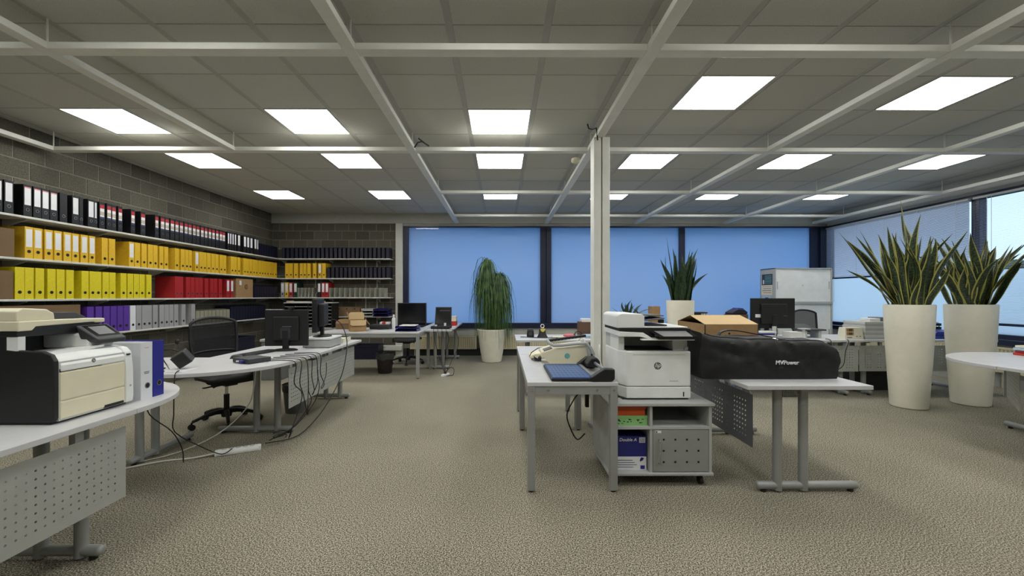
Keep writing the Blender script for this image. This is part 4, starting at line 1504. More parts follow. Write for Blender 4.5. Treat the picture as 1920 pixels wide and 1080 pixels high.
open_box('small open cardboard box with raised flaps on the far table', -2.375, 6.86, DH, 0.125, 0.15, 0.185, 0.42, (('l', .13, 75), ('b', .12, 80), ('r', .10, -55), ('f', .09, -78)))
t = thing('cardboard_lid', 'brown cardboard lid standing on the far table beside the open box', 'box', (-2.72, 7.2, DH), 0.2)
MB().prism([(-0.14, 0.10), (0.15, 0.10), (0.15, 0.13), (0.12, 0.165), (0.02, 0.185), (-0.08, 0.175), (-0.13, 0.14)], -0.01, 0.004, 'y').build('raised_flap', 'cardboard', t, local=True)
MB().box(-0.14, 0.30, 0.0, 0.20, 0.0, 0.10).build('body', 'cardboard_dark', t, local=True)

# --- big carton with tent-like flaps beside the bag
x0, x1, y0, y1, z0, z1 = 1.645, 2.08, 3.36, 3.88, DH, 1.088
t = thing('carton', 'large brown carton with half-closed flaps behind the black bag', 'box', ((x0 + x1) / 2, (y0 + y1) / 2, z0))
e = 0.005
MB().box(x0, x1, y0, y0 + e, z0, z1).box(x0, x1, y1 - e, y1, z0, z1).box(x0, x0 + e, y0, y1, z0, z1).box(x1 - e, x1, y0, y1, z0, z1).box(x0, x1, y0, y1, z0, z0 + e).build('body', 'cardboard', t)
ym = (y0 + y1) / 2
MB().add([(x0, y0, z1), (x1, y0, z1), (x1, ym, z1 + 0.062), (x0, ym, z1 + 0.062)], [(0, 1, 2, 3)]).build('front_flap', 'cardboard_inside', t, solid=0.004)
MB().add([(x0, ym + 0.004, z1 + 0.064), (x1, ym + 0.004, z1 + 0.064), (x1, y1, z1), (x0, y1, z1)], [(0, 1, 2, 3)]).build('back_flap', 'cardboard_inside', t, solid=0.004)
MB().add([(x0, y0 + .01, z1 - 0.002), (x0, y1 - .01, z1 - 0.002), (x0 + 0.2, y1 - .03, z1 - 0.03), (x0 + 0.2, y0 + .03, z1 - 0.03)], [(0, 1, 2, 3)]).build('side_flap', 'cardboard_dark', t, solid=0.004)
MB().add([(x1, y0 + .01, z1 - 0.002), (x1 - 0.2, y0 + .03, z1 - 0.03), (x1 - 0.2, y1 - .03, z1 - 0.03), (x1, y1 - .01, z1 - 0.002)], [(0, 1, 2, 3)]).build('side_flap', 'cardboard_dark', t, solid=0.004)
text('acie', 0.105, t, (-0.04, y0 - 0.001 - (y0 + y1) / 2, 0.243), (PI / 2, 0, 0), 'bin_brown', bold=0.003)
for k in range(3):
    B(x0 - 0.0012, x0, y0 + 0.16, y0 + 0.22, z0 + 0.20 + k * 0.018, z0 + 0.21 + k * 0.018).build('print_mark', 'bin_brown', t)
B(x0 - 0.0012, x0, y0 + 0.10, y0 + 0.15, z0 + 0.085, z0 + 0.105).build('print_mark', 'label_red', t)

# ================================================================ black bag
def bag():
    from mathutils import noise as mn
    t = thing('duffel_bag', 'long black fabric equipment bag with white lettering', 'bag', (1.86, 3.03, DH))
    nx = 64
    L_, D_, Hh = 0.93, 0.31, 0.292
    prof = []
    for k in range(10):
        q = k / 9
        prof.append((-1 - .05 * math.sin(PI * q), q * .86))
    prof += [(-.96, .93), (-.88, .975), (-.72, .995), (-.5, 1.0), (-.2, 1.005), (.1, 1.005), (.4, 1.01), (.65, 1.0), (.85, .96), (.96, .86), (1.02, .6), (1.03, .3), (1.0, .06), (.97, 0), (.5, 0), (0, 0), (-.5, 0), (-.97, 0)]
    vs, fs = [], []

    def top(u):
        z = Hh * (0.97 - 0.055 * u - 0.03 * math.sin(2.6 * u + 0.6) ** 2)
        if u < -.7:
            z += .035 * ((-.7 - u) / .3) ** 1.5
        if u > .75:
            z -= .025 * ((u - .75) / .25) ** 2
        return z
    for i in range(nx + 1):
        u = -1 + 2 * i / nx
        x = u * L_ / 2
        w = D_ / 2 * (1 - .12 * abs(u) ** 6)
        for k, (a, b) in enumerate(prof):
            n1 = mn.noise(Vector((u * 2.2, b * 1.6 + a * .5, 3.1)))
            n2 = abs(mn.noise(Vector((u * 3.2 + b * 2.0, b * 2.4 - u * 1.2, a * .7))))
            n3 = abs(mn.noise(Vector((u * 6.5 - b * 3.0, b * 3 + u, a + 7))))
            amp = min(1, b * 3) if b > 0 else 0
            out = (.016 * n1 - .040 * n2 - .020 * n3 + .014) * amp
            droop = 0.0
            if a < -.6 and b > .45:
                droop = .016 * max(0, math.sin(3.4 * u + .5)) * (b - .45)
            yy = a * w + (-out if a < 0 else out) * abs(a) - droop
            zz = b * top(u) + (.014 * n1 - .012 * n2) * (b > .9)
            xx = x
            if abs(u) > .8:
                e_ = (abs(u) - .8) / .2
                s = 1 if u > 0 else -1
                xx += s * (.018 * math.sin(PI * min(1, b)) * e_ + .025 * n1 * e_ * b)
                if s > 0:
                    xx += e_ * (.035 * (1 - b) - .035 * abs(b - .55))
            vs.append((xx, yy, max(0.0, zz)))
    n_ = len(prof)
    for i in range(nx):
        for k in range(n_):
            fs.append((i * n_ + k, i * n_ + (k + 1) % n_, (i + 1) * n_ + (k + 1) % n_, (i + 1) * n_ + k))
    fs.append(tuple(range(n_ - 1, -1, -1)))
    fs.append(tuple(nx * n_ + k for k in range(n_)))
    o = MB().add(vs, fs).build('body', 'fabric_black', t, local=True, smooth=50)
    us = [-.94 + 1.88 * i / 40 for i in range(41)]
    zp = []
    for u in us:
        i = round((u + 1) / 2 * nx)
        p = vs[i * n_ + 12]
        zp.append((p[0], p[1], p[2] + .002))
    MB().tube(zp, 0.0045, 6).build('zip', 'black_plastic', t, local=True, smooth=60)
    q = zp[22]
    MB().tube([(q[0], q[1], q[2] + .004), (q[0] + .006, q[1] - .02, q[2] + .003), (q[0] + .012, q[1] - .035, q[2] - .006)], 0.005, 6).build('zip_puller', 'chrome', t, local=True)
    st = []
    for i in range(25):
        q = i / 24
        st.append((-0.26 + 0.56 * q, 0.05 + 0.03 * math.sin(q * PI), 0.272 - 0.012 * q + 0.056 * math.sin(PI * min(1, q * 1.2) ** .5) * (1 - .35 * q)))
    s = MB()
    for i in range(24):
        a, b = st[i], st[i + 1]
        s.hexa([(a[0], a[1] - .018, a[2] - .004), (b[0], b[1] - .018, b[2] - .004), (b[0], b[1] + .018, b[2] - .004), (a[0], a[1] + .018, a[2] - .004)],
               [(a[0], a[1] - .018, a[2] + .004), (b[0], b[1] - .018, b[2] + .004), (b[0], b[1] + .018, b[2] + .004), (a[0], a[1] + .018, a[2] + .004)])
    s.build('strap', 'black_plastic', t, local=True)
    text('MVPower', 0.040, t, (0.105, -D_ / 2 * 1.05 - 0.012, 0.118), (PI / 2 - 0.03, 0, 0), 'label_white', ext=0.004, shear=0.1)


bag()

# ================================================================ paper cutter
t = thing('paper_cutter', 'blue rotary paper cutter with black guide, at the table edge', 'paper cutter', (0.54, 3.07, DH))
B(0.335, 0.64, 2.80, 3.36, DH + 0.004, DH + 0.022).build('base', 'black_plastic', t, bev=0.004)
bd = B(0.343, 0.61, 2.81, 3.35, DH + 0.022, DH + 0.027).build('cutting_board', 'cut_blue', t, bev=0.001)
for k in range(9):
    B(0.36 + k * 0.028, 0.3612 + k * 0.028, 2.83, 3.32, DH + 0.0268, DH + 0.0275).build('grid_line', 'light_blue', bd)
for k in range(6):
    B(0.35, 0.605, 2.86 + k * 0.085, 2.8615 + k * 0.085, DH + 0.0268, DH + 0.0275).build('grid_line', 'light_blue', bd)
B(0.343, 0.61, 3.325, 3.35, DH + 0.027, DH + 0.034).build('stop_ruler', 'steel', t)
B(0.612, 0.636, 2.84, 3.34, DH + 0.022, DH + 0.036).build('clamp_strip', 'steel', t, bev=0.003)
MB().prism([(0.60, DH + 0.004), (0.745, DH + 0.004), (0.76, DH + 0.02), (0.76, DH + 0.085), (0.69, DH + 0.088), (0.60, DH + 0.03)], 2.785, 2.845, 'y').build('front_block', 'black_plastic', t, bev=0.006)
MB().prism([(0.60, DH + 0.004), (0.745, DH + 0.004), (0.76, DH + 0.02), (0.75, DH + 0.09), (0.68, DH + 0.092), (0.60, DH + 0.03)], 3.31, 3.37, 'y').build('rear_block', 'black_plastic', t, bev=0.006)
MB().cyl((0.712, 2.84, DH + 0.066), (0.712, 3.32, DH + 0.066), 0.011, seg=12).build('guide_rail', 'steel', t, smooth=40)
MB().prism([(0.655, DH + 0.03), (0.745, DH + 0.03), (0.755, DH + 0.07), (0.73, DH + 0.105), (0.68, DH + 0.10), (0.65, DH + 0.06)], 3.17, 3.29, 'y').build('cutting_head', 'black_plastic', t, bev=0.01)
for x in (0.36, 0.72):
    for y in (2.83, 3.33):
        MB().cyl((x, y, DH), (x, y, DH + 0.005), 0.01, seg=10).build('rubber_foot', 'black_plastic', t)

# ================================================================ cream comb binding machine
t = thing('binding_machine', 'cream comb binding machine with grey lever and teal flower sticker', 'binding machine', (0.58, 3.60, DH))
# side profile in (x,z): slanted cream shell that rises to the right
sh = [(0.40, DH + 0.006), (0.66, DH + 0.006), (0.745, DH + 0.09), (0.74, DH + 0.158), (0.70, DH + 0.172), (0.44, DH + 0.142), (0.335, DH + 0.108), (0.33, DH + 0.09)]
MB().prism(sh, 3.46, 3.74, 'y').build('shell', 'cream', t, bev=0.012, seg=3)
MB().prism([(0.62, DH), (0.76, DH), (0.775, DH + 0.05), (0.745, DH + 0.075), (0.66, DH + 0.004)], 3.45, 3.75, 'y').build('base', 'black_plastic', t, bev=0.006)
B(0.42, 0.62, 3.48, 3.72, DH, DH + 0.007).build('foot_plate', 'dark_grey', t)
MB().hexa([(0.355, 3.475, DH + 0.114), (0.425, 3.475, DH + 0.136), (0.425, 3.60, DH + 0.136), (0.355, 3.60, DH + 0.114)], [(0.352, 3.475, DH + 0.12), (0.422, 3.475, DH + 0.143), (0.422, 3.60, DH + 0.143), (0.352, 3.60, DH + 0.12)]).build('window', 'sign_grey', t)
for k in range(4):
    MB().hexa([(0.52 + k * .035, 3.49, DH + 0.15 + k * .004), (0.53 + k * .035, 3.49, DH + 0.151 + k * .004), (0.53 + k * .035, 3.56, DH + 0.151 + k * .004), (0.52 + k * .035, 3.56, DH + 0.15 + k * .004)],
              [(0.52 + k * .035, 3.49, DH + 0.156 + k * .004), (0.53 + k * .035, 3.49, DH + 0.157 + k * .004), (0.53 + k * .035, 3.56, DH + 0.157 + k * .004), (0.52 + k * .035, 3.56, DH + 0.156 + k * .004)]).build('size_mark', 'mid_grey', t)
lv = [(0.755, 3.455, DH + 0.085), (0.735, 3.45, DH + 0.14), (0.70, 3.45, DH + 0.183), (0.62, 3.45, DH + 0.182), (0.50, 3.45, DH + 0.168), (0.43, 3.46, DH + 0.165), (0.40, 3.48, DH + 0.18), (0.385, 3.52, DH + 0.20)]
MB().tube(lv, 0.014, 10).build('lever', 'light_grey', t, smooth=60)
MB().prism([(0.715, DH + 0.07), (0.77, DH + 0.07), (0.775, DH + 0.10), (0.745, DH + 0.16), (0.70, DH + 0.165)], 3.442, 3.462, 'y').build('lever_arm', 'light_grey', t, bev=0.004)
MB().cyl((0.745, 3.436, DH + 0.09), (0.745, 3.444, DH + 0.09), 0.008, seg=12).build('pivot', 'black_plastic', t)
fl = MB()
for k in range(8):
    a = k * PI / 4
    fl.ball((0.545 + 0.015 * math.cos(a), 3.459, DH + 0.078 + 0.015 * math.sin(a)), 0.009, 0.002, 0.009, 8, 6)
fl.ball((0.545, 3.458, DH + 0.078), 0.012, 0.003, 0.012, 10, 6).build('flower_sticker', 'teal', t)
# wire combs lying on the machine
t = thing('wire_comb', 'black and silver wire comb lying on the binding machine', 'wire comb', (0.55, 3.66, DH + 0.19))
cb = MB()
zz = lambda x: DH + 0.178 + (x - 0.40) * 0.13
for k in range(10):
    a = 0.42 + k * 0.03
    cb.tube([(a, 3.60, zz(a) + .004), (a + 0.015, 3.63, zz(a) + 0.028), (a + 0.03, 3.60, zz(a) + .006)], 0.0022, 5)
cb.build('loops', 'steel', t)
MB().hexa([(0.41, 3.60, zz(.41)), (0.73, 3.60, zz(.73)), (0.73, 3.645, zz(.73)), (0.41, 3.645, zz(.41))], [(0.41, 3.60, zz(.41) + .02), (0.73, 3.60, zz(.73) + .02), (0.73, 3.645, zz(.73) + .02), (0.41, 3.645, zz(.41) + .02)]).build('spine', 'black_plastic', t)
# flat cream keyboard-like punch and a heap of cables left of the machine
t = thing('hole_punch', 'flat cream device with dark front teeth behind the binding machine', 'device', (0.42, 4.02, DH))
MB().prism([(0.26, DH), (0.70, DH), (0.70, DH + 0.055), (0.55, DH + 0.062), (0.31, DH + 0.045), (0.26, DH + 0.02)], 3.84, 4.08, 'y').build('body', 'cream', t, bev=0.01)
for k in range(12):
    B(0.36 + k * 0.025, 0.368 + k * 0.025, 3.95, 3.97, DH + 0.05, DH + 0.066).build('tooth', 'paper_cream', t)
random.seed(21)
cb = MB()
for k in range(9):
    cx_, cy_ = 0.33 + random.uniform(-.04, .05), 3.72 + random.uniform(-.04, .04)
    r = random.uniform(.02, .05)
    pts = [(min(max(cx_ + r * math.cos(a * .7 + k), .24), .345), cy_ + r * math.sin(a * .7 + k), DH + 0.008 + 0.006 * k * (a % 3) / 3) for a in range(9)]
    cb.tube(pts, 0.004, 5)
tag(cb.build('cable_tangle', 'cable_black', smooth=60), 'tangle of thin black cables left of the binding machine', 'cable')
tag(MB().tube([(0.26, 3.9, DH + .01), (0.27, 3.8, DH + .06), (0.33, 3.8, DH + .10), (0.45, 3.83, DH + .115), (0.52, 3.86, DH + .10)], 0.004, 6).build('cable', 'cable_black', smooth=60), 'thin black cable arching over the cream flat device', 'cable')
tag(MB().tube([(0.84, 3.42, 0.70), (0.835, 3.5, 0.74), (0.83, 3.56, 0.82), (0.845, 3.6, 0.86), (0.87, 3.7, 0.88)], 0.006, 8).build('cable', 'cable_white', smooth=60), 'white cable curving between the table and white printer', 'cable')
tag(MB().tube([(0.768, 3.78, DH + 0.004), (0.772, 3.8, DH + .08), (0.762, 3.83, DH + 0.17), (0.74, 3.86, DH + 0.195), (0.715, 3.88, DH + 0.16), (0.71, 3.9, DH + .065)], 0.006, 8).build('cable', 'cable_white', smooth=60), 'white cable looped above the table beside the column', 'cable')

t = thing('power_adapter', 'black power adapter hanging by its cord under the cutter table', 'adapter', (0.705, 3.44, 0.40))
B(0.69, 0.72, 3.42, 3.46, 0.40, 0.52).build('body', 'black_plastic', t, bev=0.004)
MB().tube([(0.705, 3.44, 0.52), (0.70, 3.45, 0.58), (0.69, 3.47, 0.655)], 0.005, 6).build('cord', 'cable_black', t)
# ================================================================ mesh office chairs
def chair(label, loc, rz, base_deg):
    t = thing('office_chair', label, 'chair', loc, rz, 'black mesh office chairs')
    hub = MB().lathe([(0.045, 0.07), (0.05, 0.09), (0.045, 0.135), (0.03, 0.15)], seg=20).build('hub', 'black_plastic', t, local=True, smooth=40)
    for k in range(5):
        a = math.radians(base_deg + 72 * k) - rz
        c, s = math.cos(a), math.sin(a)
        pts = [(0.03 * c, 0.03 * s, 0.125), (0.10 * c, 0.10 * s, 0.128), (0.20 * c, 0.20 * s, 0.11), (0.30 * c, 0.30 * s, 0.078)]
        MB().tube(pts, 0.02, 8, 0, True, [0.026, 0.023, 0.019, 0.014]).build('base_arm', 'black_plastic', t, local=True, smooth=60)
        w = MB()
        px, py = 0.305 * c, 0.305 * s
        for o in (-0.014, 0.014):
            w.cyl((px - s * (o - .007), py + c * (o - .007), 0.028), (px - s * (o + .007), py + c * (o + .007), 0.028), 0.028, seg=16)
        w.cyl((px, py, 0.04), (px, py, 0.075), 0.008, seg=8)
        w.build('caster', 'black_plastic', t, local=True, smooth=40)
    MB().cyl((0, 0, 0.14), (0, 0, 0.30), 0.026, seg=16).build('column_sleeve', 'black_plastic', t, local=True, smooth=40)
    MB().cyl((0, 0, 0.30), (0, 0, 0.41), 0.015, seg=14).build('gas_lift', 'chrome', t, local=True, smooth=40)
    m = MB().box(-0.06, 0.06, -0.10, 0.12, 0.395, 0.43)
    m.tube([(-0.05, -0.02, 0.41), (-0.20, -0.03, 0.405)], 0.008, 8).box(-0.235, -0.19, -0.045, -0.015, 0.40, 0.41)
    m.build('mechanism', 'black_plastic', t, local=True, bev=0.006)
    for s in (-1, 1):
        MB().tube([(s * 0.05, 0.03, 0.415), (s * 0.12, 0.0, 0.42), (s * 0.19, -0.04, 0.445), (s * 0.225, -0.08, 0.475)], 0.013, 8).build('seat_arm', 'black_plastic', t, local=True, smooth=60)
    # seat cushion with waterfall front edge
    n1, n2 = 12, 12
    vs, fs = [], []
    for side in (0, 1):
        for i in range(n1 + 1):
            for j in range(n2 + 1):
                u, v = -1 + 2 * i / n1, -1 + 2 * j / n2
                k = 1 - 0.16 * abs(u) ** 4 * abs(v) ** 4
                x, y = 0.245 * u * k * (1 - 0.06 * v), 0.235 * v * k
                z = 0.515 - 0.025 * (abs(u) ** 6 + abs(v) ** 6) - (0.03 * ((-v - .6) / .4) ** 2 if v < -.6 else 0) + 0.008 * u * u
                vs.append((x, y, z - (0.045 - 0.02 * max(abs(u), abs(v)) ** 4 if side else 0)))
    m_ = (n1 + 1) * (n2 + 1)
    g = lambda s_, i, j: s_ * m_ + i * (n2 + 1) + j
    for i in range(n1):
        for j in range(n2):
            fs.append((g(0, i, j), g(0, i + 1, j), g(0, i + 1, j + 1), g(0, i, j + 1)))
            fs.append((g(1, i, j), g(1, i, j + 1), g(1, i + 1, j + 1), g(1, i + 1, j)))
    for i in range(n1):
        fs.append((g(0, i, 0), g(1, i, 0), g(1, i + 1, 0), g(0, i + 1, 0)))
        fs.append((g(0, i, n2), g(0, i + 1, n2), g(1, i + 1, n2), g(1, i, n2)))
    for j in range(n2):
        fs.append((g(0, 0, j), g(0, 0, j + 1), g(1, 0, j + 1), g(1, 0, j)))
        fs.append((g(0, n1, j), g(1, n1, j), g(1, n1, j + 1), g(0, n1, j + 1)))
    MB().add(vs, fs).build('seat', 'fabric_black', t, local=True, smooth=60)
    # backrest: tube frame around a curved mesh
    def bk(u, v):
        """u -1..1 across, v 0..1 up"""
        w = 0.195 + 0.045 * math.sin(PI * min(v * .62, .5)) - 0.02 * v
        top = 0.055 * (1 - u * u) ** .7
        z = 0.575 + v * (0.455 + top)
        y = 0.225 + 0.06 * v * v + 0.03 * math.sin(PI * v) - 0.035 * u * u
        return (w * u, y, z)
    rim = [bk(-1, v / 14) for v in range(15)] + [bk(-1 + 2 * i / 18, 1) for i in range(1, 19)] + [bk(1, 1 - v / 14) for v in range(1, 15)]
    rim += [bk(1 - 2 * i / 10, 0) for i in range(1, 11)]
    MB().tube(rim, 0.015, 8).build('back_frame', 'black_plastic', t, local=True, smooth=70)
    vs, fs = [], []
    for j in range(15):
        for i in range(15):
            vs.append(bk(-1 + 2 * i / 14, j / 14))
    for j in range(14):
        for i in range(14):
            fs.append((j * 15 + i, j * 15 + i + 1, (j + 1) * 15 + i + 1, (j + 1) * 15 + i))
    MB().add(vs, fs).build('back_mesh', 'chair_mesh', t, local=True, smooth=80)
    MB().tube([bk(-1 + 2 * i / 10, .32 - .0 * i) for i in range(11)], 0.010, 6).build('lumbar_bar', 'black_plastic', t, local=True, smooth=70)
    MB().tube([(0, 0.06, 0.41), (0, 0.20, 0.42), (0, 0.262, 0.48), (0, 0.27, 0.58)], 0.02, 8).build('back_stem', 'black_plastic', t, local=True, smooth=60)
    return t


chair('black mesh office chair behind the desk with round near end', (-2.86, 4.34, 0), math.radians(60), 18)
chair('black mesh office chair behind the far table with blue trays', (-1.83, 8.12, 0), math.radians(-12), 205)
chair('black mesh office chair in front of the grey sliding-door cupboard', (5.0, 6.56, 0), math.radians(8), 40)

# ================================================================ screens
def monitor(label, loc, rz, w, h, zb, th=0.03, foot=True, back=True, neck=0.0, m='black_plastic', name='monitor', group='computer monitors', foot_r=(0.12, 0.09)):
    """local: screen faces -y; zb = height of the lower edge above the base"""
    t = thing(name, label, 'monitor', loc, rz, group)
    B(-w / 2, w / 2, 0, th, zb, zb + h).build('housing', m, t, local=True, bev=0.006)
    B(-w / 2 + 0.014, w / 2 - 0.014, -0.0012, 0.004, zb + 0.018, zb + h - 0.014).build('screen', 'screen', t, local=True)
    if back:
        B(-w * .30, w * .30, th - 0.002, th + 0.028, zb + h * .14, zb + h * .82).build('back_cover', m, t, local=True, bev=0.012)
    B(-0.03, 0.03, th, th + 0.035, 0.012, zb + h * .45).build('neck', m, t, local=True, bev=0.006)
    MB().lathe([(1.0, 0.0), (1.0, 0.008), (0.86, 0.016), (0.3, 0.022)], 0, th + 0.02, 28, 0, foot_r[0], foot_r[1]).build('stand_base', m, t, local=True, smooth=40)
    return t


t = monitor('black monitor seen from behind with small webcam on top, on the left desk', (-2.295, 4.47, DH), PI + 0.10, 0.44, 0.385, 0.045)
B(-0.05, 0.05, 0.058, 0.0605, 0.13, 0.24).build('mount_plate', 'dark_grey', t, local=True)
MB().prism([(-0.02, 0.195), (0.0, 0.20), (0.018, 0.195), (0.022, 0.175), (0.008, 0.165), (-0.012, 0.17), (-0.022, 0.18)], 0.0605, 0.0625, 'y').build('emblem', 'label_white', t, local=True)
B(-0.06, 0.03, 0.058, 0.064, 0.25, 0.256).build('mount_clip', 'mid_grey', t, local=True)
B(0.04, 0.21, 0.002, 0.025, 0.4305, 0.434).build('paper_strip', 'label_white', t, local=True)
w = thing('webcam', 'small black webcam clipped on the left desk monitor', 'webcam', (-2.25, 4.46, DH + 0.43))
MB().tube([(-0.03, 0, 0.02), (0.03, 0, 0.022)], 0.015, 10).build('body', 'black_plastic', w, local=True, smooth=50)
MB().prism([(-0.012, 0.02), (0.012, 0.02), (0.018, -0.03), (0.0, -0.035), (-0.012, -0.02)], -0.031, -0.020, 'y').build('clip', 'black_plastic', w, local=True)
B(-0.012, 0.012, -0.028, 0.02, 0.001, 0.01).build('clip_bridge', 'black_plastic', w, local=True)
# desktop computer with the second monitor standing on it
t = thing('desktop_computer', 'flat grey and white desktop computer under the old monitor', 'computer', (-2.06, 4.80, DH), 0.05)
B(-0.15, 0.15, -0.19, 0.19, 0.006, 0.085).build('case', 'light_grey', t, local=True, bev=0.008)
B(-0.155, 0.155, -0.195, 0.195, 0.09, 0.112).build('riser', 'printer_white', t, local=True, bev=0.008)
B(-0.14, 0.14, -0.18, 0.18, 0.084, 0.091).build('gap_band', 'black_plastic', t, local=True)
for x in (-0.12, 0.12):
    for y in (-0.16, 0.16):
        MB().cyl((x, y, 0), (x, y, 0.007), 0.012, seg=10).build('foot', 'black_plastic', t, local=True)
t = monitor('old black monitor with deep vented back, seen edge-on', (-2.13, 4.78, DH + 0.112), -PI / 2 + 0.22, 0.42, 0.37, 0.06, 0.05, foot_r=(0.13, 0.10))
B(-0.15, 0.15, 0.045, 0.11, 0.12, 0.38).build('vented_back', 'black_plastic', t, local=True, bev=0.02)
for k in range(7):
    B(-0.12, 0.12, 0.109, 0.112, 0.16 + k * 0.028, 0.166 + k * 0.028).build('vent', 'dark_grey', t, local=True)
t = monitor('large black monitor seen from behind with white sticker, by the carton', (3.745, 5.76, DH), PI, 0.60, 0.415, 0.13, 0.045)
B(0.17, 0.25, 0.0445, 0.046, 0.28, 0.325).build('sticker', 'label_white', t, local=True)
B(-0.17, -0.12, 0.072, 0.0745, 0.30, 0.305).build('emblem', 'mid_grey', t, local=True)
monitor('black monitor turned away beside the large monitor, only its edge visible', (3.815, 6.02, DH), PI, 0.42, 0.34, 0.15, 0.03)
t = monitor('wide black screen behind the blue trays on the far table', (-1.565, 7.25, DH), 0.0, 0.50, 0.40, 0.055, 0.04)
# small dark screen (laptop) on the window desk
t = thing('laptop', 'small black laptop with open screen on the narrow window desk', 'laptop', (-1.06, 7.36, DH), -0.08)
B(-0.16, 0.16, -0.16, 0.10, 0.004, 0.05).build('base', 'black_plastic', t, local=True, bev=0.006)
sc = MB().hexa([(-0.15, 0.09, 0.05), (0.15, 0.09, 0.05), (0.15, 0.115, 0.05), (-0.15, 0.115, 0.05)], [(-0.145, 0.15, 0.375), (0.145, 0.15, 0.375), (0.145, 0.17, 0.375), (-0.145, 0.17, 0.375)]).build('lid', 'black_plastic', t, local=True, bev=0.004)
MB().add([(-0.13, 0.0955, 0.085), (0.13, 0.0955, 0.085), (0.13, 0.1455, 0.355), (-0.13, 0.1455, 0.355)], [(0, 1, 2, 3)]).build('screen', 'screen', sc, local=True, solid=0.002)
MB().add([(-0.07, 0.132, 0.30), (0.125, 0.132, 0.30), (0.125, 0.136, 0.325), (-0.07, 0.136, 0.325)], [(0, 1, 2, 3)]).build('menu_band', 'dark_grey', sc, local=True)
B(-0.09, -0.06, -0.15, -0.10, 0.05, 0.075).build('white_plug', 'label_white', t, local=True)
B(0.05, 0.08, -0.05, 0.0, 0.05, 0.10).build('white_plug', 'label_white', t, local=True)

# ================================================================ things on the left desk
t = thing('keyboard', 'black keyboard lying in front of the left desk monitor', 'keyboard', (-2.44, 4.17, DH), math.radians(77))
B(-0.21, 0.21, -0.07, 0.07, 0.003, 0.016).build('tray', 'black_plastic', t, local=True, bev=0.004)
km = MB().box(-0.0075, 0.0075, -0.0075, 0.0075, 0, 0.005).mesh('key', 'dark_grey')
for j in range(5):
    for i in range(20):
        inst('key', km, t, (-0.19 + i * 0.02, -0.05 + j * 0.023, 0.016))
t = thing('mouse', 'dark mouse lying beside the flat black box', 'mouse', (-2.45, 3.86, DH))
MB().ball((0, 0, 0.012), 0.055, 0.032, 0.026, 18, 10).build('shell', 'dark_grey', t, local=True, smooth=60)
B(-0.05, 0.05, -0.028, 0.028, 0, 0.01).build('sole', 'black_plastic', t, local=True, bev=0.004)
t = thing('mini_computer', 'flat black box with cables at the left desk edge', 'computer', (-2.19, 3.66, DH), math.radians(-28))
B(-0.115, 0.115, -0.10, 0.10, 0.004, 0.042).build('case', 'dark_grey', t, local=True, bev=0.004)
B(0.02, 0.06, -0.125, -0.10, 0.012, 0.03).build('plug', 'b_blue', t, local=True, bev=0.003)
B(-0.03, -0.005, -0.12, -0.10, 0.012, 0.024).build('plug', 'label_white', t, local=True)
for x in (-0.09, 0.09):
    for y in (-0.08, 0.08):
        MB().cyl((x, y, 0), (x, y, 0.006), 0.008, seg=8).build('foot', 'black_plastic', t, local=True)
# black cube speaker tipped on its edge, microphone and paper
t = thing('cube_speaker', 'black cube speaker tipped on one edge at the desk end', 'speaker', (-2.52, 3.30, DH + 0.004))
a = 0.052
mb = MB().box(-a, a, -a, a, -a, a)
M_ = Matrix.Rotation(math.radians(20), 4, 'Z') @ Matrix.Rotation(math.radians(-34), 4, 'Y') @ Matrix.Rotation(math.radians(12), 4, 'X')
mb.xf(M_)
zmin = min(p[2] for p in mb.v)
mb.xf(Matrix.Translation((0, 0, -zmin))).build('cube', 'dark_grey', t, local=True, bev=0.005)
g_ = MB().box(-a + .008, a - .008, -a - 0.001, -a + .001, -a + .008, a - .008).xf(Matrix.Translation((0, 0, -zmin)) @ M_).build('grille', 'black_plastic', t, local=True)
tag(B(-2.60, -2.42, 3.16, 3.34, DH, DH + 0.004).build('paper_sheet', 'label_white'), 'white paper under the black cube speaker', 'paper')
t = thing('gooseneck_microphone', 'black gooseneck microphone bent over at the desk end', 'microphone', (-2.70, 3.30, DH))
MB().lathe([(0.035, 0.0), (0.035, 0.008), (0.012, 0.016)], seg=18).build('base', 'black_plastic', t, local=True, smooth=40)
MB().tube([(0, 0, 0.01), (-0.035, 0.0, 0.05), (-0.035, 0.0, 0.11), (0.0, 0.02, 0.148), (0.05, 0.05, 0.15), (0.085, 0.08, 0.13)], 0.006, 8).build('gooseneck', 'black_plastic', t, local=True, smooth=60)
MB().tube([(0.085, 0.08, 0.13), (0.075, 0.09, 0.165), (0.06, 0.10, 0.19)], 0.004, 8).build('boom', 'black_plastic', t, local=True, smooth=60)
MB().ball((0.058, 0.10, 0.205), 0.017, 0.017, 0.021, 14, 8).build('foam_head', 'fabric_black', t, local=True, smooth=60)
MB().cyl((0.0, 0.018, 0.140), (0.0, 0.024, 0.156), 0.009, seg=10).build('joint', 'chrome', t, local=True)
t = thing('folder_stack', 'stack of cream folders at the far end of the left desk', 'folders', (-2.05, 5.22, DH), 0.06)
for k in range(4):
    B(-0.11, 0.11, -0.155 + .004 * k, 0.155, k * 0.015, k * 0.015 + 0.013).build('folder', 'paper_cream', t, local=True)
MB().add([(-0.11, 0.155, 0.06), (0.11, 0.155, 0.06), (0.11, 0.0, 0.075), (-0.11, 0.0, 0.075)], [(3, 2, 1, 0)]).build('folder_flap', 'paper_cream', t, local=True, solid=0.002)
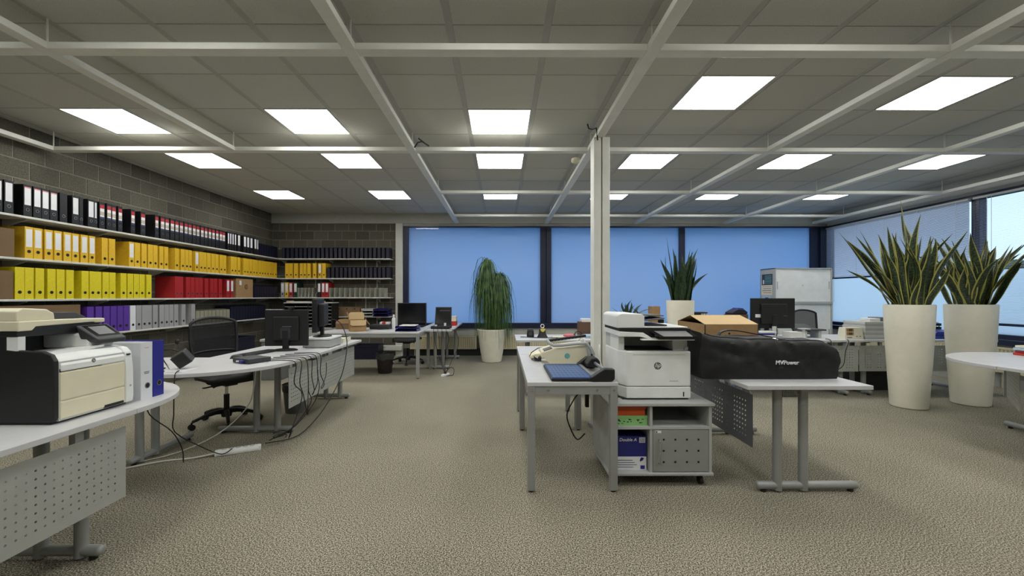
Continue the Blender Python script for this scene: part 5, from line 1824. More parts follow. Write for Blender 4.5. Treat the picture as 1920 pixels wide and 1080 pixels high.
# dark blue crates on the floor by the block wall
def crate(label, x0, x1, y0, y1, z1, m='navy', group='dark storage boxes on the floor'):
    t = thing('storage_box', label, 'storage box', ((x0 + x1) / 2, (y0 + y1) / 2, 0), 0, group)
    e = 0.008
    MB().box(x0, x1, y0, y0 + e, 0, z1).box(x0, x1, y1 - e, y1, 0, z1).box(x0, x0 + e, y0 + e, y1 - e, 0, z1).box(x1 - e, x1, y0 + e, y1 - e, 0, z1).box(x0 + e, x1 - e, y0 + e, y1 - e, 0, e).build('body', m, t)
    MB().box(x0 - .01, x1 + .01, y0 - .01, y0 + .004, z1 - .03, z1).box(x0 - .01, x1 + .01, y1 - .004, y1 + .01, z1 - .03, z1).box(x0 - .01, x0 + .004, y0, y1, z1 - .03, z1).box(x1 - .004, x1 + .01, y0, y1, z1 - .03, z1).build('rim', m, t)
    B((x0 + x1) / 2 - .05, (x0 + x1) / 2 + .05, y0 - .002, y0 + .001, z1 - .09, z1 - .06).build('hand_hole', 'hole', t)
    return t


crate('dark blue box by the block wall behind the mesh chair', -4.85, -4.35, 6.6, 7.35, 0.62)
crate('dark blue box on the floor by the end wall, behind the brown bin', -3.05, -2.56, 8.62, 9.0, 0.29)
crate('black box on the floor under the desk beside the tall planter', 4.9, 5.55, 5.78, 6.15, 0.29, 'black_plastic')
t = thing('storage_box', 'small grey lidded box behind the left desk', 'storage box', (-3.6, 6.6, 0))
B(-3.75, -3.45, 6.5, 6.8, 0, 0.60).build('body', 'mid_grey', t, bev=0.01)
B(-3.765, -3.435, 6.485, 6.815, 0.60, 0.64).build('lid', 'light_grey', t, bev=0.008)

# --- power strips and cables
t = thing('power_strip', 'white multi-socket power strip on the carpet by the left desk', 'power strip', (-2.215, 3.51, 0), math.atan2(0.13, 0.255))
MB().prism([(-0.03, 0), (0.03, 0), (0.034, 0.02), (0.024, 0.045), (-0.024, 0.045), (-0.034, 0.02)], -0.15, 0.15, 'x').build('body', 'printer_white', t, local=True, bev=0.006)
for k in range(5):
    s = MB().cyl((-0.10 + k * 0.05, 0, 0.044), (-0.10 + k * 0.05, 0, 0.0465), 0.019, seg=18).build('socket', 'pale_grey', t, local=True)
for x in (-0.156, 0.156):
    B(x - 0.008, x + 0.008, -0.028, 0.028, 0.0, 0.042).build('end_cap', 'printer_white', t, local=True, bev=0.004)
t = thing('power_strip', 'small white power strip on the carpet near the narrow window desk', 'power strip', (-0.93, 6.86, 0), math.radians(70))
B(-0.10, 0.10, -0.028, 0.028, 0, 0.035).build('body', 'printer_white', t, local=True, bev=0.006)
B(-0.02, 0.02, -0.02, 0.02, 0.035, 0.06).build('plug', 'black_plastic', t, local=True, bev=0.003)


def sm(pts, k=4):
    """Catmull-Rom smoothing"""
    P = [Vector(p) for p in pts]
    P = [P[0]] + P + [P[-1]]
    out = []
    for i in range(1, len(P) - 2):
        for j in range(k):
            t_ = j / k
            a, b, c, d = P[i - 1:i + 3]
            out.append(0.5 * ((2 * b) + (c - a) * t_ + (2 * a - 5 * b + 4 * c - d) * t_ ** 2 + (3 * b - a - 3 * c + d) * t_ ** 3))
    out.append(P[-2])
    return out


def cable(label, pts, r=0.005, m='cable_black', group=None):
    return tag(MB().tube(sm(pts), r, 6).build('cable', m, smooth=70), label, 'cable', group)


random.seed(17)
cable('black cable hanging under the paper cutter table', [(0.70, 3.52, 0.68), (0.68, 3.5, 0.55), (0.60, 3.45, 0.46), (0.54, 3.44, 0.34), (0.57, 3.45, 0.22), (0.63, 3.47, 0.12), (0.70, 3.5, 0.16)], .006)
cable('white cable running along the carpet from the white power strip', [(-2.36, 3.44, .02), (-2.5, 3.37, .008), (-2.7, 3.3, .008), (-2.95, 3.1, .008), (-3.2, 2.9, .008)], .008, 'cable_white')
cable('white cable hanging from the left desk to the carpet', [(-2.12, 3.60, DH - .03), (-2.14, 3.62, .62), (-2.2, 3.7, .5), (-2.32, 3.8, .3), (-2.5, 3.66, .1), (-2.75, 3.4, .010), (-3.1, 3.15, .02)], .005, 'cable_white')
cable('black cable hanging from the cube speaker, nearer loop', [(-2.55, 3.16, DH + .01), (-2.60, 3.06, DH - .01), (-2.60, 3.05, .6), (-2.58, 3.06, .45), (-2.48, 3.14, .3), (-2.45, 3.2, .15), (-2.5, 3.28, .01)], .004)
cable('black cable hanging from the cube speaker, straighter strand', [(-2.45, 3.17, DH + .01), (-2.41, 3.08, DH - .005), (-2.40, 3.06, .6), (-2.41, 3.07, .45), (-2.44, 3.12, .3), (-2.36, 3.3, .12), (-2.28, 3.4, .03), (-2.24, 3.47, .05)], .004)
for i, nm in enumerate(('nearest the round posts', 'second of the bundle', 'third of the bundle', 'fourth of the bundle', 'fifth of the bundle', 'last of the bundle')):
    q = random.uniform
    y = 3.66 + i * 0.10
    x = -1.815
    zlow = (.10, .22, .30, .36, .26, .40)[i]
    back = [(-1.93 + q(-.04, .06), 3.74 + q(-.04, .08), .10), (-2.04, 3.66, .05)] if i % 2 == 0 else [(x + .01, y + .12, zlow + .10), (x - .02, y + .2, zlow + .22)]
    cable('black cable dangling over the left desk edge, ' + nm, [(-2.07 + q(-.03, .03), y - .03, DH + .012), (-1.89, y, DH + .012), (x, y + .02, DH - .02), (x + q(-.02, .03), y + q(-.07, .02), .55), (x + q(-.02, .05), y + q(-.02, .12), .42), (x + q(-.03, .03), y + q(-.06, .1), zlow)] + back, .0042, group='black cables over the left desk edge')
cable('long black cable arching from the old monitor to the power strip', [(-2.05, 4.95, DH + .30), (-1.93, 4.97, DH + .26), (-1.82, 4.9, DH + .05), (-1.80, 4.75, .5), (-1.83, 4.6, .3), (-1.86, 4.3, .12), (-1.9, 3.9, .015), (-2.05, 3.62, .04)], .005)
cable('black cable coil lying at the foot of the left desk', [(-2.05 + .05 * math.cos(a_ * .8), 3.86 + .07 * math.sin(a_ * .8), .01 + .004 * a_) for a_ in range(14)], .004)
for i, nm in enumerate(('left strand', 'middle strand', 'right strand', 'outermost strand')):
    q = random.uniform
    cable('black cable hanging from the narrow window desk, ' + nm, [(-1.12 + .06 * i, 7.25, DH + .02), (-1.15 + .07 * i, 7.02, DH + .005), (-1.13 + .08 * i, 7.0, .6), (-1.08 + .05 * i, 6.98, .4), (-1.02 + .02 * i, 7.0, .2), (-.97 + .01 * i, 6.95, .07), (-.94, 6.88, .05)], .004, group='black cables under the window desk')
cable('black cable loop beside the narrow window desk', [(-.98, 7.2, DH + .01), (-.80, 7.1, DH - .02), (-.74, 7.1, .55), (-.78, 7.12, .35), (-.86, 7.1, .2), (-.9, 7.0, .08), (-.93, 6.9, .05)], .004)
cable('looped black cord on the carpet by the small power strip', [(-.93, 6.86, .06), (-.86, 6.95, .12), (-.80, 6.95, .10), (-.80, 6.85, .02), (-.86, 6.8, .015), (-.9, 6.78, .012)], .005)

# ================================================================ things on the far tables
letter_trays('stack of royal blue letter trays in front of the wide screen', -1.72, -1.37, 6.72, 7.02, DH, 2, 0.05, 'tray_blue')
tag(B(-1.66, -1.40, 6.74, 7.0, DH + 0.087, DH + 0.098).build('paper_stack', 'paper'), 'white papers lying on the royal blue trays', 'papers')
t = thing('scanner', 'flat black scanner on the far table beside the white bottle', 'scanner', (-2.08, 7.25, DH))
B(-2.25, -1.92, 7.08, 7.42, DH + 0.01, DH + 0.065).build('body', 'black_plastic', t, bev=0.01)
B(-2.24, -1.93, 7.09, 7.41, DH + 0.066, DH + 0.085).build('lid', 'dark_grey', t, bev=0.006)
B(-2.22, -2.10, 7.10, 7.40, DH, DH + 0.012).build('foot', 'label_white', t)
B(-2.02, -1.94, 7.10, 7.40, DH, DH + 0.012).build('foot', 'label_white', t)
t = thing('spray_bottle', 'white plastic bottle standing by the flat scanner', 'bottle', (-1.885, 7.28, DH))
MB().lathe([(0.034, 0.0), (0.036, 0.01), (0.036, 0.16), (0.03, 0.185), (0.016, 0.2), (0.016, 0.21)], seg=22).build('body', 'label_white', t, local=True, smooth=40)
MB().lathe([(0.018, 0.211), (0.018, 0.245), (0.015, 0.25)], seg=18).build('cap', 'label_white', t, local=True, smooth=40)
t = thing('small_pack', 'red and white pack lying on the flat scanner', 'box', (-2.05, 7.3, DH + 0.085))
B(-2.12, -1.96, 7.24, 7.36, DH + 0.085, DH + 0.12).build('body', 'label_white', t)
B(-2.08, -2.02, 7.2385, 7.3605, DH + 0.086, DH + 0.121).build('band', 'red', t)
t = thing('waste_bin', 'brown waste bin with grey liner on the carpet by the far table', 'bin', (-2.0, 7.14, 0))
MB().lathe([(0.112, 0.0), (0.115, 0.004), (0.142, 0.30), (0.136, 0.30), (0.108, 0.01), (0.01, 0.008)], seg=32).build('body', 'bin_brown', t, local=True, smooth=40)
mb = MB()
prof = [(0.145, 0.235), (0.151, 0.255), (0.149, 0.29), (0.152, 0.33), (0.144, 0.34), (0.136, 0.30), (0.120, 0.10)]
vs, fs = [], []
sg = 40
for r, z in prof:
    for k in range(sg):
        a = 2 * PI * k / sg
        vs.append(((r + .004 * math.sin(9 * a + z * 40)) * math.cos(a), (r + .004 * math.sin(9 * a + z * 40)) * math.sin(a), z + .008 * math.sin(5 * a)))
for i in range(len(prof) - 1):
    for k in range(sg):
        fs.append((i * sg + k, i * sg + (k + 1) % sg, (i + 1) * sg + (k + 1) % sg, (i + 1) * sg + k))
mb.add(vs, fs).build('liner', 'bag_film', t, local=True, smooth=70)
t = thing('waste_bin', 'grey waste bin behind the perforated panel of the left desk', 'bin', (-2.35, 4.75, 0))
MB().lathe([(0.10, 0.0), (0.103, 0.004), (0.13, 0.30), (0.125, 0.30), (0.10, 0.01), (0.01, 0.008)], seg=28).build('body', 'mid_grey', t, local=True, smooth=40)
MB().lathe([(0.132, 0.24), (0.139, 0.27), (0.136, 0.32), (0.126, 0.31)], seg=28).build('liner', 'bag_film', t, local=True, smooth=60)
t = thing('small_carton', 'white and orange carton behind the small laptop', 'box', (-0.98, 8.1, DH))
B(-1.10, -0.88, 8.0, 8.25, DH, DH + 0.09).build('lower_half', 'red', t)
B(-1.10, -0.88, 8.0, 8.25, DH + 0.09, DH + 0.18).build('upper_half', 'paper_cream', t)
tag(B(-0.98, -0.95, 7.75, 8.3, DH, DH + 0.012).xf(Matrix.Identity(4)).build('ruler', 'black_plastic'), 'black strip lying along the narrow window desk', 'ruler')

# --- gadgets on the desk under the window
t = thing('desk_speaker', 'small black rounded speaker on the gadget desk', 'speaker', (0.40, 5.80, DH))
MB().lathe([(0.05, 0.0), (0.052, 0.02), (0.046, 0.09), (0.034, 0.12), (0.012, 0.128)], seg=20).build('body', 'black_plastic', t, local=True, smooth=50)
MB().cyl((0, -0.05, 0.05), (0, -0.043, 0.05), 0.026, seg=18).build('cone', 'dark_grey', t, local=True)
t = thing('conference_camera', 'black conference camera with ring top and yellow front on the gadget desk', 'camera', (0.565, 5.78, DH))
MB().lathe([(0.075, 0.0), (0.07, 0.015), (0.05, 0.05), (0.045, 0.11), (0.03, 0.13)], seg=22).build('body', 'black_plastic', t, local=True, smooth=50)
MB().prism([(-0.035, 0.125), (0.035, 0.125), (0.028, 0.095), (0.0, 0.078), (-0.028, 0.095)], -0.060, -0.046, 'y').build('front_plate', 'yellow_pad', t, local=True, bev=0.003)
MB().tube([(0.024 * math.cos(a_ * PI / 8), -0.0, 0.158 + 0.024 * math.sin(a_ * PI / 8)) for a_ in range(17)], 0.005, 8).build('ring', 'label_white', t, local=True, smooth=60)
MB().lathe([(0.02, 0.128), (0.024, 0.137), (0.01, 0.14)], seg=16).build('ring_foot', 'label_white', t, local=True)
cable('thin black cord lying across the gadget desk', [(0.26, 5.80, DH + .005), (0.34, 5.77, DH + .006), (0.48, 5.70, DH + .005), (0.60, 5.66, DH + .006), (0.70, 5.66, DH + .006), (0.78, 5.68, DH + .005)], .005)
tag(B(0.70, 0.86, 5.72, 5.86, DH, DH + 0.012).build('paper_sheet', 'paper_cream', bev=0.002), 'cream papers on the gadget desk', 'papers')
tag(MB().ball((0.94, 5.80, DH + 0.026), 0.085, 0.05, 0.026, 16, 8).build('pencil_pouch', 'pink', smooth=60), 'small pink pouch on the gadget desk', 'pouch')
t = thing('headset', 'black headset lying beside the pink pouch', 'headset', (1.07, 5.80, DH))
MB().tube([(-0.06, 0, 0.02), (-0.04, 0, 0.07), (0.0, 0.0, 0.085), (0.04, 0.0, 0.065), (0.06, 0, 0.02)], 0.007, 8).build('band', 'black_plastic', t, local=True, smooth=60)
for s in (-1, 1):
    MB().ball((s * 0.06, 0, 0.024), 0.02, 0.028, 0.024, 12, 8).build('ear_pad', 'fabric_black', t, local=True, smooth=60)
tag(B(1.14, 1.40, 5.66, 5.92, DH, DH + 0.035).build('paper_stack', 'light_blue', bev=0.004), 'pile of papers in clear sleeves on the gadget desk', 'papers')
t = thing('desk_phone', 'white desk phone beside the steel column', 'phone', (1.30, 5.56, DH))
B(1.20, 1.38, 5.47, 5.63, DH, DH + 0.05).build('body', 'printer_white', t, bev=0.01)
B(1.205, 1.25, 5.475, 5.63, DH + 0.05, DH + 0.08).build('handset', 'printer_white', t, bev=0.008)
carton('small_carton', 'brown carton with white papers beside the steel column', 1.12, 1.44, 5.96, 6.18, DH, DH + 0.20, 'leather_brown')
tag(B(1.16, 1.40, 5.98, 6.16, DH + 0.201, DH + 0.245).build('paper_stack', 'paper'), 'white paper pile on the brown carton by the column', 'papers')
carton('small_carton', 'narrow tan carton left of the potted snake plant', 2.17, 2.29, 6.0, 6.16, DH, 1.165, 'cardboard')
t = thing('pen_holder', 'black organiser with three white tubes behind the large carton', 'organiser', (2.83, 6.0, DH))
B(2.72, 2.94, 5.92, 6.08, DH, 1.085).build('body', 'black_plastic', t, bev=0.004)
for k in range(3):
    MB().cyl((2.85 + k * .034, 5.905, 0.95), (2.85 + k * .034, 5.905, 1.065), 0.012, seg=12).build('tube', 'label_white', t)
carton('small_carton', 'dark brown box under the navy cap by the window', 3.13, 3.34, 5.62, 5.84, DH, 1.065, 'leather_brown')
t = thing('folded_jacket', 'folded navy jacket lying on the dark brown box', 'jacket', (3.235, 5.72, 1.065))
MB().prism([(-0.11, 0.0), (0.10, 0.0), (0.11, 0.03), (0.06, 0.07), (-0.02, 0.075), (-0.07, 0.05), (-0.115, 0.02)], -0.09, 0.09, 'y').build('bundle', 'navy', t, local=True, bev=0.015)
MB().prism([(-0.04, 0.066), (0.07, 0.062), (0.06, 0.085), (-0.02, 0.09)], -0.07, 0.06, 'y').build('collar', 'b_blue', t, local=True, bev=0.008)

# ---- right-hand desks
t = thing('sliding_door_cupboard', 'tall grey cupboard with sliding doors in the window corner', 'cabinet', (5.757, 8.12, 0))
x0, x1, y0, y1 = 5.206, 6.308, 7.90, 8.35
for za, zb_ in ((0.05, 1.17), (1.185, 1.85)):
    sh = MB().box(x0, x0 + .02, y0, y1, za, zb_).box(x1 - .02, x1, y0, y1, za, zb_).box(x0, x1, y1 - .015, y1, za, zb_).box(x0, x1, y0, y1, za, za + .02).box(x0, x1, y0, y1, zb_ - .02, zb_)
    sh.build('carcass', 'light_grey', t, bev=0.002)
    xm = 5.722
    for a, b_, yy in ((x0 + .022, xm, y0 + .012), (xm + .004, x1 - .022, y0 + .024)):
        d = B(a, b_, yy, yy + .01, za + .022, zb_ - .022).build('sliding_door', 'printer_white', t)
        hx = a + .03 if a < xm else b_ - .03
        zc = (za + zb_) / 2
        B(hx - .006, hx + .006, yy - .012, yy, zc - .07, zc + .07).build('handle', 'chrome', d)
    MB().cyl((xm + .03, y0 + .018, (za + zb_) / 2), (xm + .03, y0 + .024, (za + zb_) / 2), .009, seg=12).build('lock', 'chrome', t)
B(x0 + .03, x1 - .03, y0 + .03, y1, 0, 0.05).build('plinth', 'dark_grey', t)
B(x0 - .003, x1 + .003, y0 - .003, y1, 1.17, 1.185).build('joint_board', 'light_grey', t)
for (ya, yb2, za, zb_, m, nm) in ((7.97, 8.29, 1.53, 1.74, 'dark_grey', 'dark poster'), (7.98, 8.31, 1.33, 1.525, 'paper_cream', 'printed sheet'), (8.03, 8.29, 1.22, 1.315, 'light_blue', 'blue sheet')):
    p = B(x0 - .0025, x0 - .0005, ya, yb2, za, zb_).build('poster', m, t)
    if nm == 'printed sheet':
        for k in range(4):
            B(x0 - .0035, x0 - .0024, ya + .03, yb2 - .03 - .03 * (k % 2), zb_ - .03 - k * .04, zb_ - .02 - k * .04).build('print_line', ('label_pink', 'mid_grey', 'label_blue', 'orange')[k], p)
    elif nm == 'dark poster':
        for k in range(6):
            B(x0 - .0035, x0 - .0024, ya + .03, yb2 - .09, za + .03 + k * .028, za + .04 + k * .028).build('print_line', 'teal', p)
        B(x0 - .0035, x0 - .0024, yb2 - .07, yb2 - .03, za + .02, za + .1).build('print_mark', 'label_white', p)
    else:
        B(x0 - .0035, x0 - .0024, ya + .06, yb2 - .1, za + .02, zb_ - .03).build('print_mark', 'b_blue', p)


def box_stack(label, x, y, z, w, d, n_, h, group):
    random.seed(int(x * 100))
    for k in range(n_):
        dx = random.uniform(-.015, .015)
        t = thing('paper_box', label % ordw(k + 1), 'box', (x + dx, y, z + k * h), random.uniform(-.03, .03), group)
        B(-w / 2, w / 2, -d / 2, d / 2, 0, h - .022).build('body', 'light_grey', t, local=True)
        B(-w / 2 - .004, w / 2 + .004, -d / 2 - .004, d / 2 + .004, h - .03, h - .001).build('lid', 'pale_grey', t, local=True, bev=0.002)


box_stack('flat grey paper box, %s from the bottom of the pile by the planter', 5.06, 5.68, DH, 0.46, 0.36, 4, 0.058, 'flat grey paper boxes')
tag(B(4.98, 5.12, 5.6, 5.76, DH + .233, DH + .272).build('card_box', 'paper', bev=.002), 'small white box on the flat grey boxes', 'box')
tag(B(5.125, 5.26, 5.6, 5.8, DH + .233, DH + .285).build('card_box', 'mid_grey', bev=.002), 'small grey box on the flat grey boxes', 'box')
t = thing('picture_carton', 'white carton with orange food pictures at the desk edge', 'box', (4.68, 5.56, DH))
MB().hexa([(4.55, 5.49, DH), (4.80, 5.49, DH), (4.80, 5.62, DH), (4.55, 5.62, DH)], [(4.565, 5.50, DH + .155), (4.785, 5.50, DH + .155), (4.785, 5.61, DH + .155), (4.565, 5.61, DH + .155)]).build('body', 'paper_cream', t)
for k in range(2):
    B(4.575, 4.665, 5.4885, 5.5, DH + .055 + k * .05, DH + .095 + k * .05).build('picture', 'cardboard', t)
    B(4.60, 4.645, 5.487, 5.489, DH + .062 + k * .05, DH + .088 + k * .05).build('picture_detail', 'leather_brown', t)
for k, (a, b_) in enumerate(((4.58, 4.64), (4.70, 4.715), (4.745, 4.76))):
    B(a, b_, 5.4865, 5.491, DH + .02 + .015 * (k > 0), DH + .03 + .015 * (k > 0)).build('print_mark', 'sign_grey', t)
t = thing('laptop', 'dark laptop with raised lid between large monitor and picture carton', 'laptop', (4.28, 5.78, DH + .0))
B(4.12, 4.44, 5.66, 5.9, DH + .10, DH + .12).build('base', 'dark_grey', t, bev=.004)
MB().box(4.16, 4.2, 5.7, 5.86, DH, DH + .1).box(4.36, 4.4, 5.7, 5.86, DH, DH + .1).build('riser', 'pale_grey', t)
MB().hexa([(4.12, 5.9, DH + .12), (4.44, 5.9, DH + .12), (4.44, 5.91, DH + .12), (4.12, 5.91, DH + .12)], [(4.12, 6.06, DH + .17), (4.44, 6.06, DH + .17), (4.44, 6.07, DH + .17), (4.12, 6.07, DH + .17)]).build('lid', 'black_plastic', t)
t = thing('desk_stand', 'small white stand in front of the dark laptop', 'stand', (4.02, 5.52, DH))
B(3.98, 4.06, 5.48, 5.56, DH, DH + .01).build('foot', 'printer_white', t)
MB().hexa([(4.01, 5.51, DH + .01), (4.04, 5.51, DH + .01), (4.04, 5.53, DH + .01), (4.01, 5.53, DH + .01)], [(4.02, 5.53, DH + .13), (4.05, 5.53, DH + .13), (4.05, 5.55, DH + .13), (4.02, 5.55, DH + .13)]).build('arm', 'printer_white', t)
B(3.97, 4.08, 5.47, 5.57, DH + .13, DH + .145).build('head', 'pale_grey', t, bev=.004)
t = thing('document_holder', 'white angled holder standing before the large monitor', 'stand', (3.62, 5.52, DH))
B(3.55, 3.69, 5.45, 5.60, DH, DH + .03).build('foot', 'pale_grey', t, bev=.004)
MB().hexa([(3.60, 5.50, DH + .03), (3.64, 5.50, DH + .03), (3.64, 5.53, DH + .03), (3.60, 5.53, DH + .03)], [(3.62, 5.52, DH + .17), (3.66, 5.52, DH + .17), (3.66, 5.55, DH + .17), (3.62, 5.55, DH + .17)]).build('arm', 'pale_grey', t)
for k in range(5):
    tag(B(3.30 + .02 * k, 3.52 + .02 * k, 5.43, 5.60, DH + .022 * k, DH + .022 * k + .020).build('paper_stack', ('paper', 'light_blue', 'paper', 'b_blue', 'paper')[k]), 'sheaf of papers beside the carton, %s from the bottom' % ordw(k + 1), 'papers', 'paper sheaves by the large monitor')
tag(B(3.80, 3.96, 5.45, 5.62, DH, DH + .10).build('paper_stack', 'paper'), 'white paper pile before the large monitor', 'papers')
for k, (m, nm) in enumerate((('blue_fabric', 'folded bright blue cloth on the desk between the planters'), ('b_blue', 'folded dark blue cloth lying on the bright blue one'))):
    tag(MB().prism([(5.80, DH + k * .05), (6.3, DH + k * .05), (6.31, DH + .02 + k * .05), (6.29, DH + .05 + k * .05), (6.05, DH + .046 + k * .05), (5.82, DH + .05 + k * .05), (5.79, DH + .025 + k * .05)], 5.52, 5.85, 'y').build('folded_cloth', m, bev=.012), nm, 'cloth')
t = letter_trays('dark letter tray with white sheets on top, between the tall planters', 5.85, 6.25, 5.88, 6.18, DH, 4, .05, 'dark_grey')
tag(B(5.88, 6.22, 5.89, 6.15, DH + .187, DH + .205).build('paper_stack', 'paper'), 'white sheets on the dark letter tray between the planters', 'papers')
for k, (m, nm) in enumerate((('red', 'red folder at the bottom of the pile on the round desk end'), ('b_pink', 'pink folder in the pile on the round desk end'), ('light_blue', 'light blue folder in the pile on the round desk end'), ('paper_cream', 'cream papers on top of the pile on the round desk end'))):
    tag(B(5.02 + .02 * (k % 2), 5.34, 3.80 + .012 * k, 4.06, DH + .024 * k, DH + .024 * k + .022).build('folder', m, bev=.003), nm, 'folder')
cable('black cord hanging over the desk edge beside the bag', [(4.3, 5.50, DH + .005), (4.28, 5.40, DH + .004), (4.26, 5.36, DH - .05), (4.22, 5.36, .5), (4.2, 5.37, .3), (4.3, 5.36, .34), (4.42, 5.36, .42), (4.45, 5.36, .6), (4.5, 5.37, DH - .02), (4.52, 5.42, DH + .006)], .005)

# ================================================================ plants
def leaf_mesh(seed, L_, W_, bend, m):
    random.seed(seed)
    n_ = 12
    vs, uvs, fs = [], [], []
    tw = random.uniform(-1.6, 1.6)
    wob = random.uniform(-.25, .25)
    wv = random.uniform(2.0, 3.4)
    for i in range(n_ + 1):
        v = i / n_
        w = W_ * (0.42 + 0.58 * math.sin(PI * min(1, v * .95) ** .8)) * (1 if v < .72 else max(0.02, (1 - ((v - .72) / .28) ** 1.6)))
        out = bend * v * v * L_
        z = L_ * v * (1 - .22 * bend * v)
        c = math.cos(tw * v), math.sin(tw * v)
        for k, u in enumerate((-1, -.66, 0, .66, 1)):
            a = u * w / 2
            cup = 0.18 * w * (u * u)
            vs.append((out + a * c[1] - cup * c[0] + 0, a * c[0] + cup * c[1] + wob * L_ * math.sin(wv * v) * .45 + .012 * math.sin(9 * v + seed), z))
            uvs.append((0.5 + u / 2, v * L_))
    for i in range(n_):
        for k in range(4):
            fs.append((i * 5 + k, i * 5 + k + 1, (i + 1) * 5 + k + 1, (i + 1) * 5 + k))
    me = MB().add(vs, fs).mesh('leaf', m, smooth=80)
    ul = me.uv_layers.new(name='UVMap')
    for lp in me.loops:
        ul.data[lp.index].uv = uvs[lp.vertex_index]
    return me


def snake_plant(label, loc, pot_prof, soil_r, soil_z, nleaf, lmin, lmax, wl, seed, m, bend=1.0, group='potted snake plants', lean0=.03, extra=()):
    t = thing('snake_plant', label, 'potted plant', loc, 0, group)
    MB().lathe(pot_prof, seg=48).build('pot', 'pot', t, local=True, smooth=35)
    MB().lathe([(soil_r, soil_z - .02), (soil_r, soil_z)], seg=32).build('soil', 'soil', t, local=True)
    mes = [leaf_mesh(seed + i, 1.0, wl, b, m) for i, b in enumerate((.02, .08, .14, .22, .30, .10, .04))]
    random.seed(seed)
    for i in range(nleaf):
        q = (i + .5) / nleaf
        az = i * 2.39996 + random.uniform(-.3, .3)
        rr = soil_r * .78 * math.sqrt(q)
        L_ = random.uniform(lmin, lmax) * (1.0 - .25 * q + .1 * random.random())
        o = inst('leaf', random.choice(mes), t, (rr * math.cos(az), rr * math.sin(az), soil_z - .015), (0, (lean0 + q * .24 * bend) * random.uniform(.4, 1.3), az + random.uniform(-.5, .5)))
        o.scale = (L_ * .9, random.uniform(.75, 1.15), L_)
    for (az, lean, L_, k) in extra:
        o = inst('leaf', mes[k], t, (soil_r * .4 * math.cos(az), soil_r * .4 * math.sin(az), soil_z - .015), (0, lean, az))
        o.scale = (L_, 1, L_)
    return t


def tall_pot(rb, rt, h):
    return [(rb - .012, 0), (rb, .012), (rb + (rt - rb) * .45, h * .4), (rb + (rt - rb) * .78, h * .7), (rt, h - .012), (rt - .004, h), (rt - .02, h), (rt - .024, h - .07), (rt - .03, h - .09), (.01, h - .09)]


snake_plant('tall snake plant in slim white floor planter, the one nearer the bag', (4.84, 4.92, 0), tall_pot(.172, .232, 1.215), .20, 1.13, 46, .60, 1.18, .092, 100, 'snake_leaf', 1.0,
            extra=((2.9, .50, 1.2, 1), (2.6, .36, 1.05, 2), (3.3, .42, .85, 3), (3.0, .62, .8, 3), (1.3, .02, 1.42, 0), (1.0, .08, 1.25, 1), (2.8, .30, 1.1, 1)))
snake_plant('tall snake plant in slim white floor planter, the one nearer the right edge', (5.71, 5.04, 0), tall_pot(.172, .232, 1.215), .20, 1.13, 44, .60, 1.05, .097, 200, 'snake_leaf', 1.05,
            extra=((-.2, .42, 1.1, 2), (.1, .5, 1.0, 3), (-.6, .4, 1.0, 2), (3.0, .4, .9, 3)))
snake_plant('dark snake plant in square-shouldered white pot on the window desk', (2.52, 5.86, DH), [(.150, 0), (.155, .01), (.176, .25), (.186, .50), (.183, .515), (.170, .515), (.165, .46), (.01, .46)], .16, .47, 40, .44, .78, .075, 300, 'snake_leaf_dark', .5,
            extra=((3.0, .10, .98, 0), (.2, .22, .86, 1), (.1, .5, .62, 3), (.4, .34, .72, 1), (2.2, .06, .82, 0)))
snake_plant('small spiky plant in white pot showing just above the white printer', (1.79, 5.9, DH), [(.07, 0), (.075, .01), (.095, .25), (.092, .26), (.085, .26), (.08, .23), (.01, .23)], .075, .24, 10, .2, .34, .05, 400, 'snake_leaf_dark', 1.8,
            extra=((.1, .75, .36, 4), (.5, .45, .34, 4), (2.9, .6, .28, 3)))

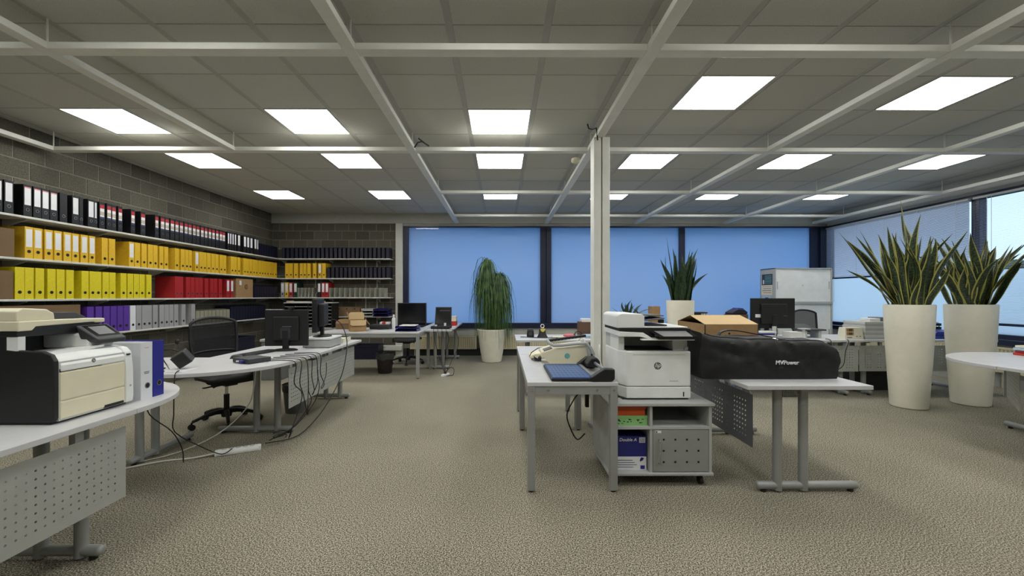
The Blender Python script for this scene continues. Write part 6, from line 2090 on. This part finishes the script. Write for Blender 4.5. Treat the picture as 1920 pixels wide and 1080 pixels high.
# ponytail palm
t = thing('ponytail_palm', 'drooping ponytail palm in cream floor pot under the window', 'potted plant', (-0.20, 8.32, 0))
MB().lathe([(.175, 0), (.192, .015), (.225, .20), (.265, .48), (.285, .60), (.295, .645), (.290, .655), (.275, .655), (.262, .58), (.01, .58)], seg=48).build('pot', 'pot', t, local=True, smooth=35)
MB().lathe([(.262, .57), (.262, .59)], seg=32).build('soil', 'soil', t, local=True)
MB().tube([(-.06, 0, .57), (-.07, .01, .9), (-.09, 0, 1.3), (-.08, 0, 1.85)], .03, 10, 0, True, [.06, .035, .028, .022]).build('trunk', 'bark', t, local=True, smooth=50)
MB().tube([(.06, 0, .57), (.10, .0, .9), (.16, .02, 1.3), (.17, 0, 1.62)], .03, 10, 0, True, [.05, .03, .025, .02]).build('trunk', 'bark', t, local=True, smooth=50)
random.seed(77)
fo = MB()
for (hx, hz, n_, zlo, rad) in ((-.10, 1.98, 600, .40, .27), (.15, 1.72, 480, .22, .28)):
    for k in range(n_):
        az = random.uniform(0, 2 * PI)
        lv = random.random() ** 1.3
        z0 = hz - .55 * lv * (k % 4 > 0)
        r = rad * random.uniform(.25, 1.0) * (.75 + .5 * lv)
        up = random.uniform(.0, .10) * (1 - .5 * lv)
        zt = zlo + (random.random() ** 1.35) * (z0 - zlo) * .75
        if k % 23 == 0:
            r *= 1.35
            up += .06
        drop = z0 - zt
        bx, by = random.uniform(-.05, .05), random.uniform(-.05, .05)
        pts = []
        for j in range(9):
            q = j / 8
            rr = r * min(1.0, 1 - (1 - min(1, q * 1.6)) ** 2.2) * (1 + .08 * q)
            z = z0 + up * math.sin(PI * min(1, q * 2.6)) - drop * max(0, (q - .10) / .90) ** 1.25
            pts.append(Vector((hx + rr * math.cos(az) + bx * q, rr * math.sin(az) + by * q, z)))
        w = random.uniform(.004, .0085)
        ta = az + random.uniform(-.9, .9)
        sd = Vector((-math.sin(ta), math.cos(ta), 0)) * w
        vs = []
        for j, p in enumerate(pts):
            kk = 1 - .88 * (j / 8) ** 2.2
            vs += [tuple(p - sd * kk), tuple(p + sd * kk)]
        fo.add(vs, [(2 * j, 2 * j + 1, 2 * j + 3, 2 * j + 2) for j in range(8)])
tag(fo.build('foliage', 'palm_leaf', t, local=True, smooth=80), kind='stuff')
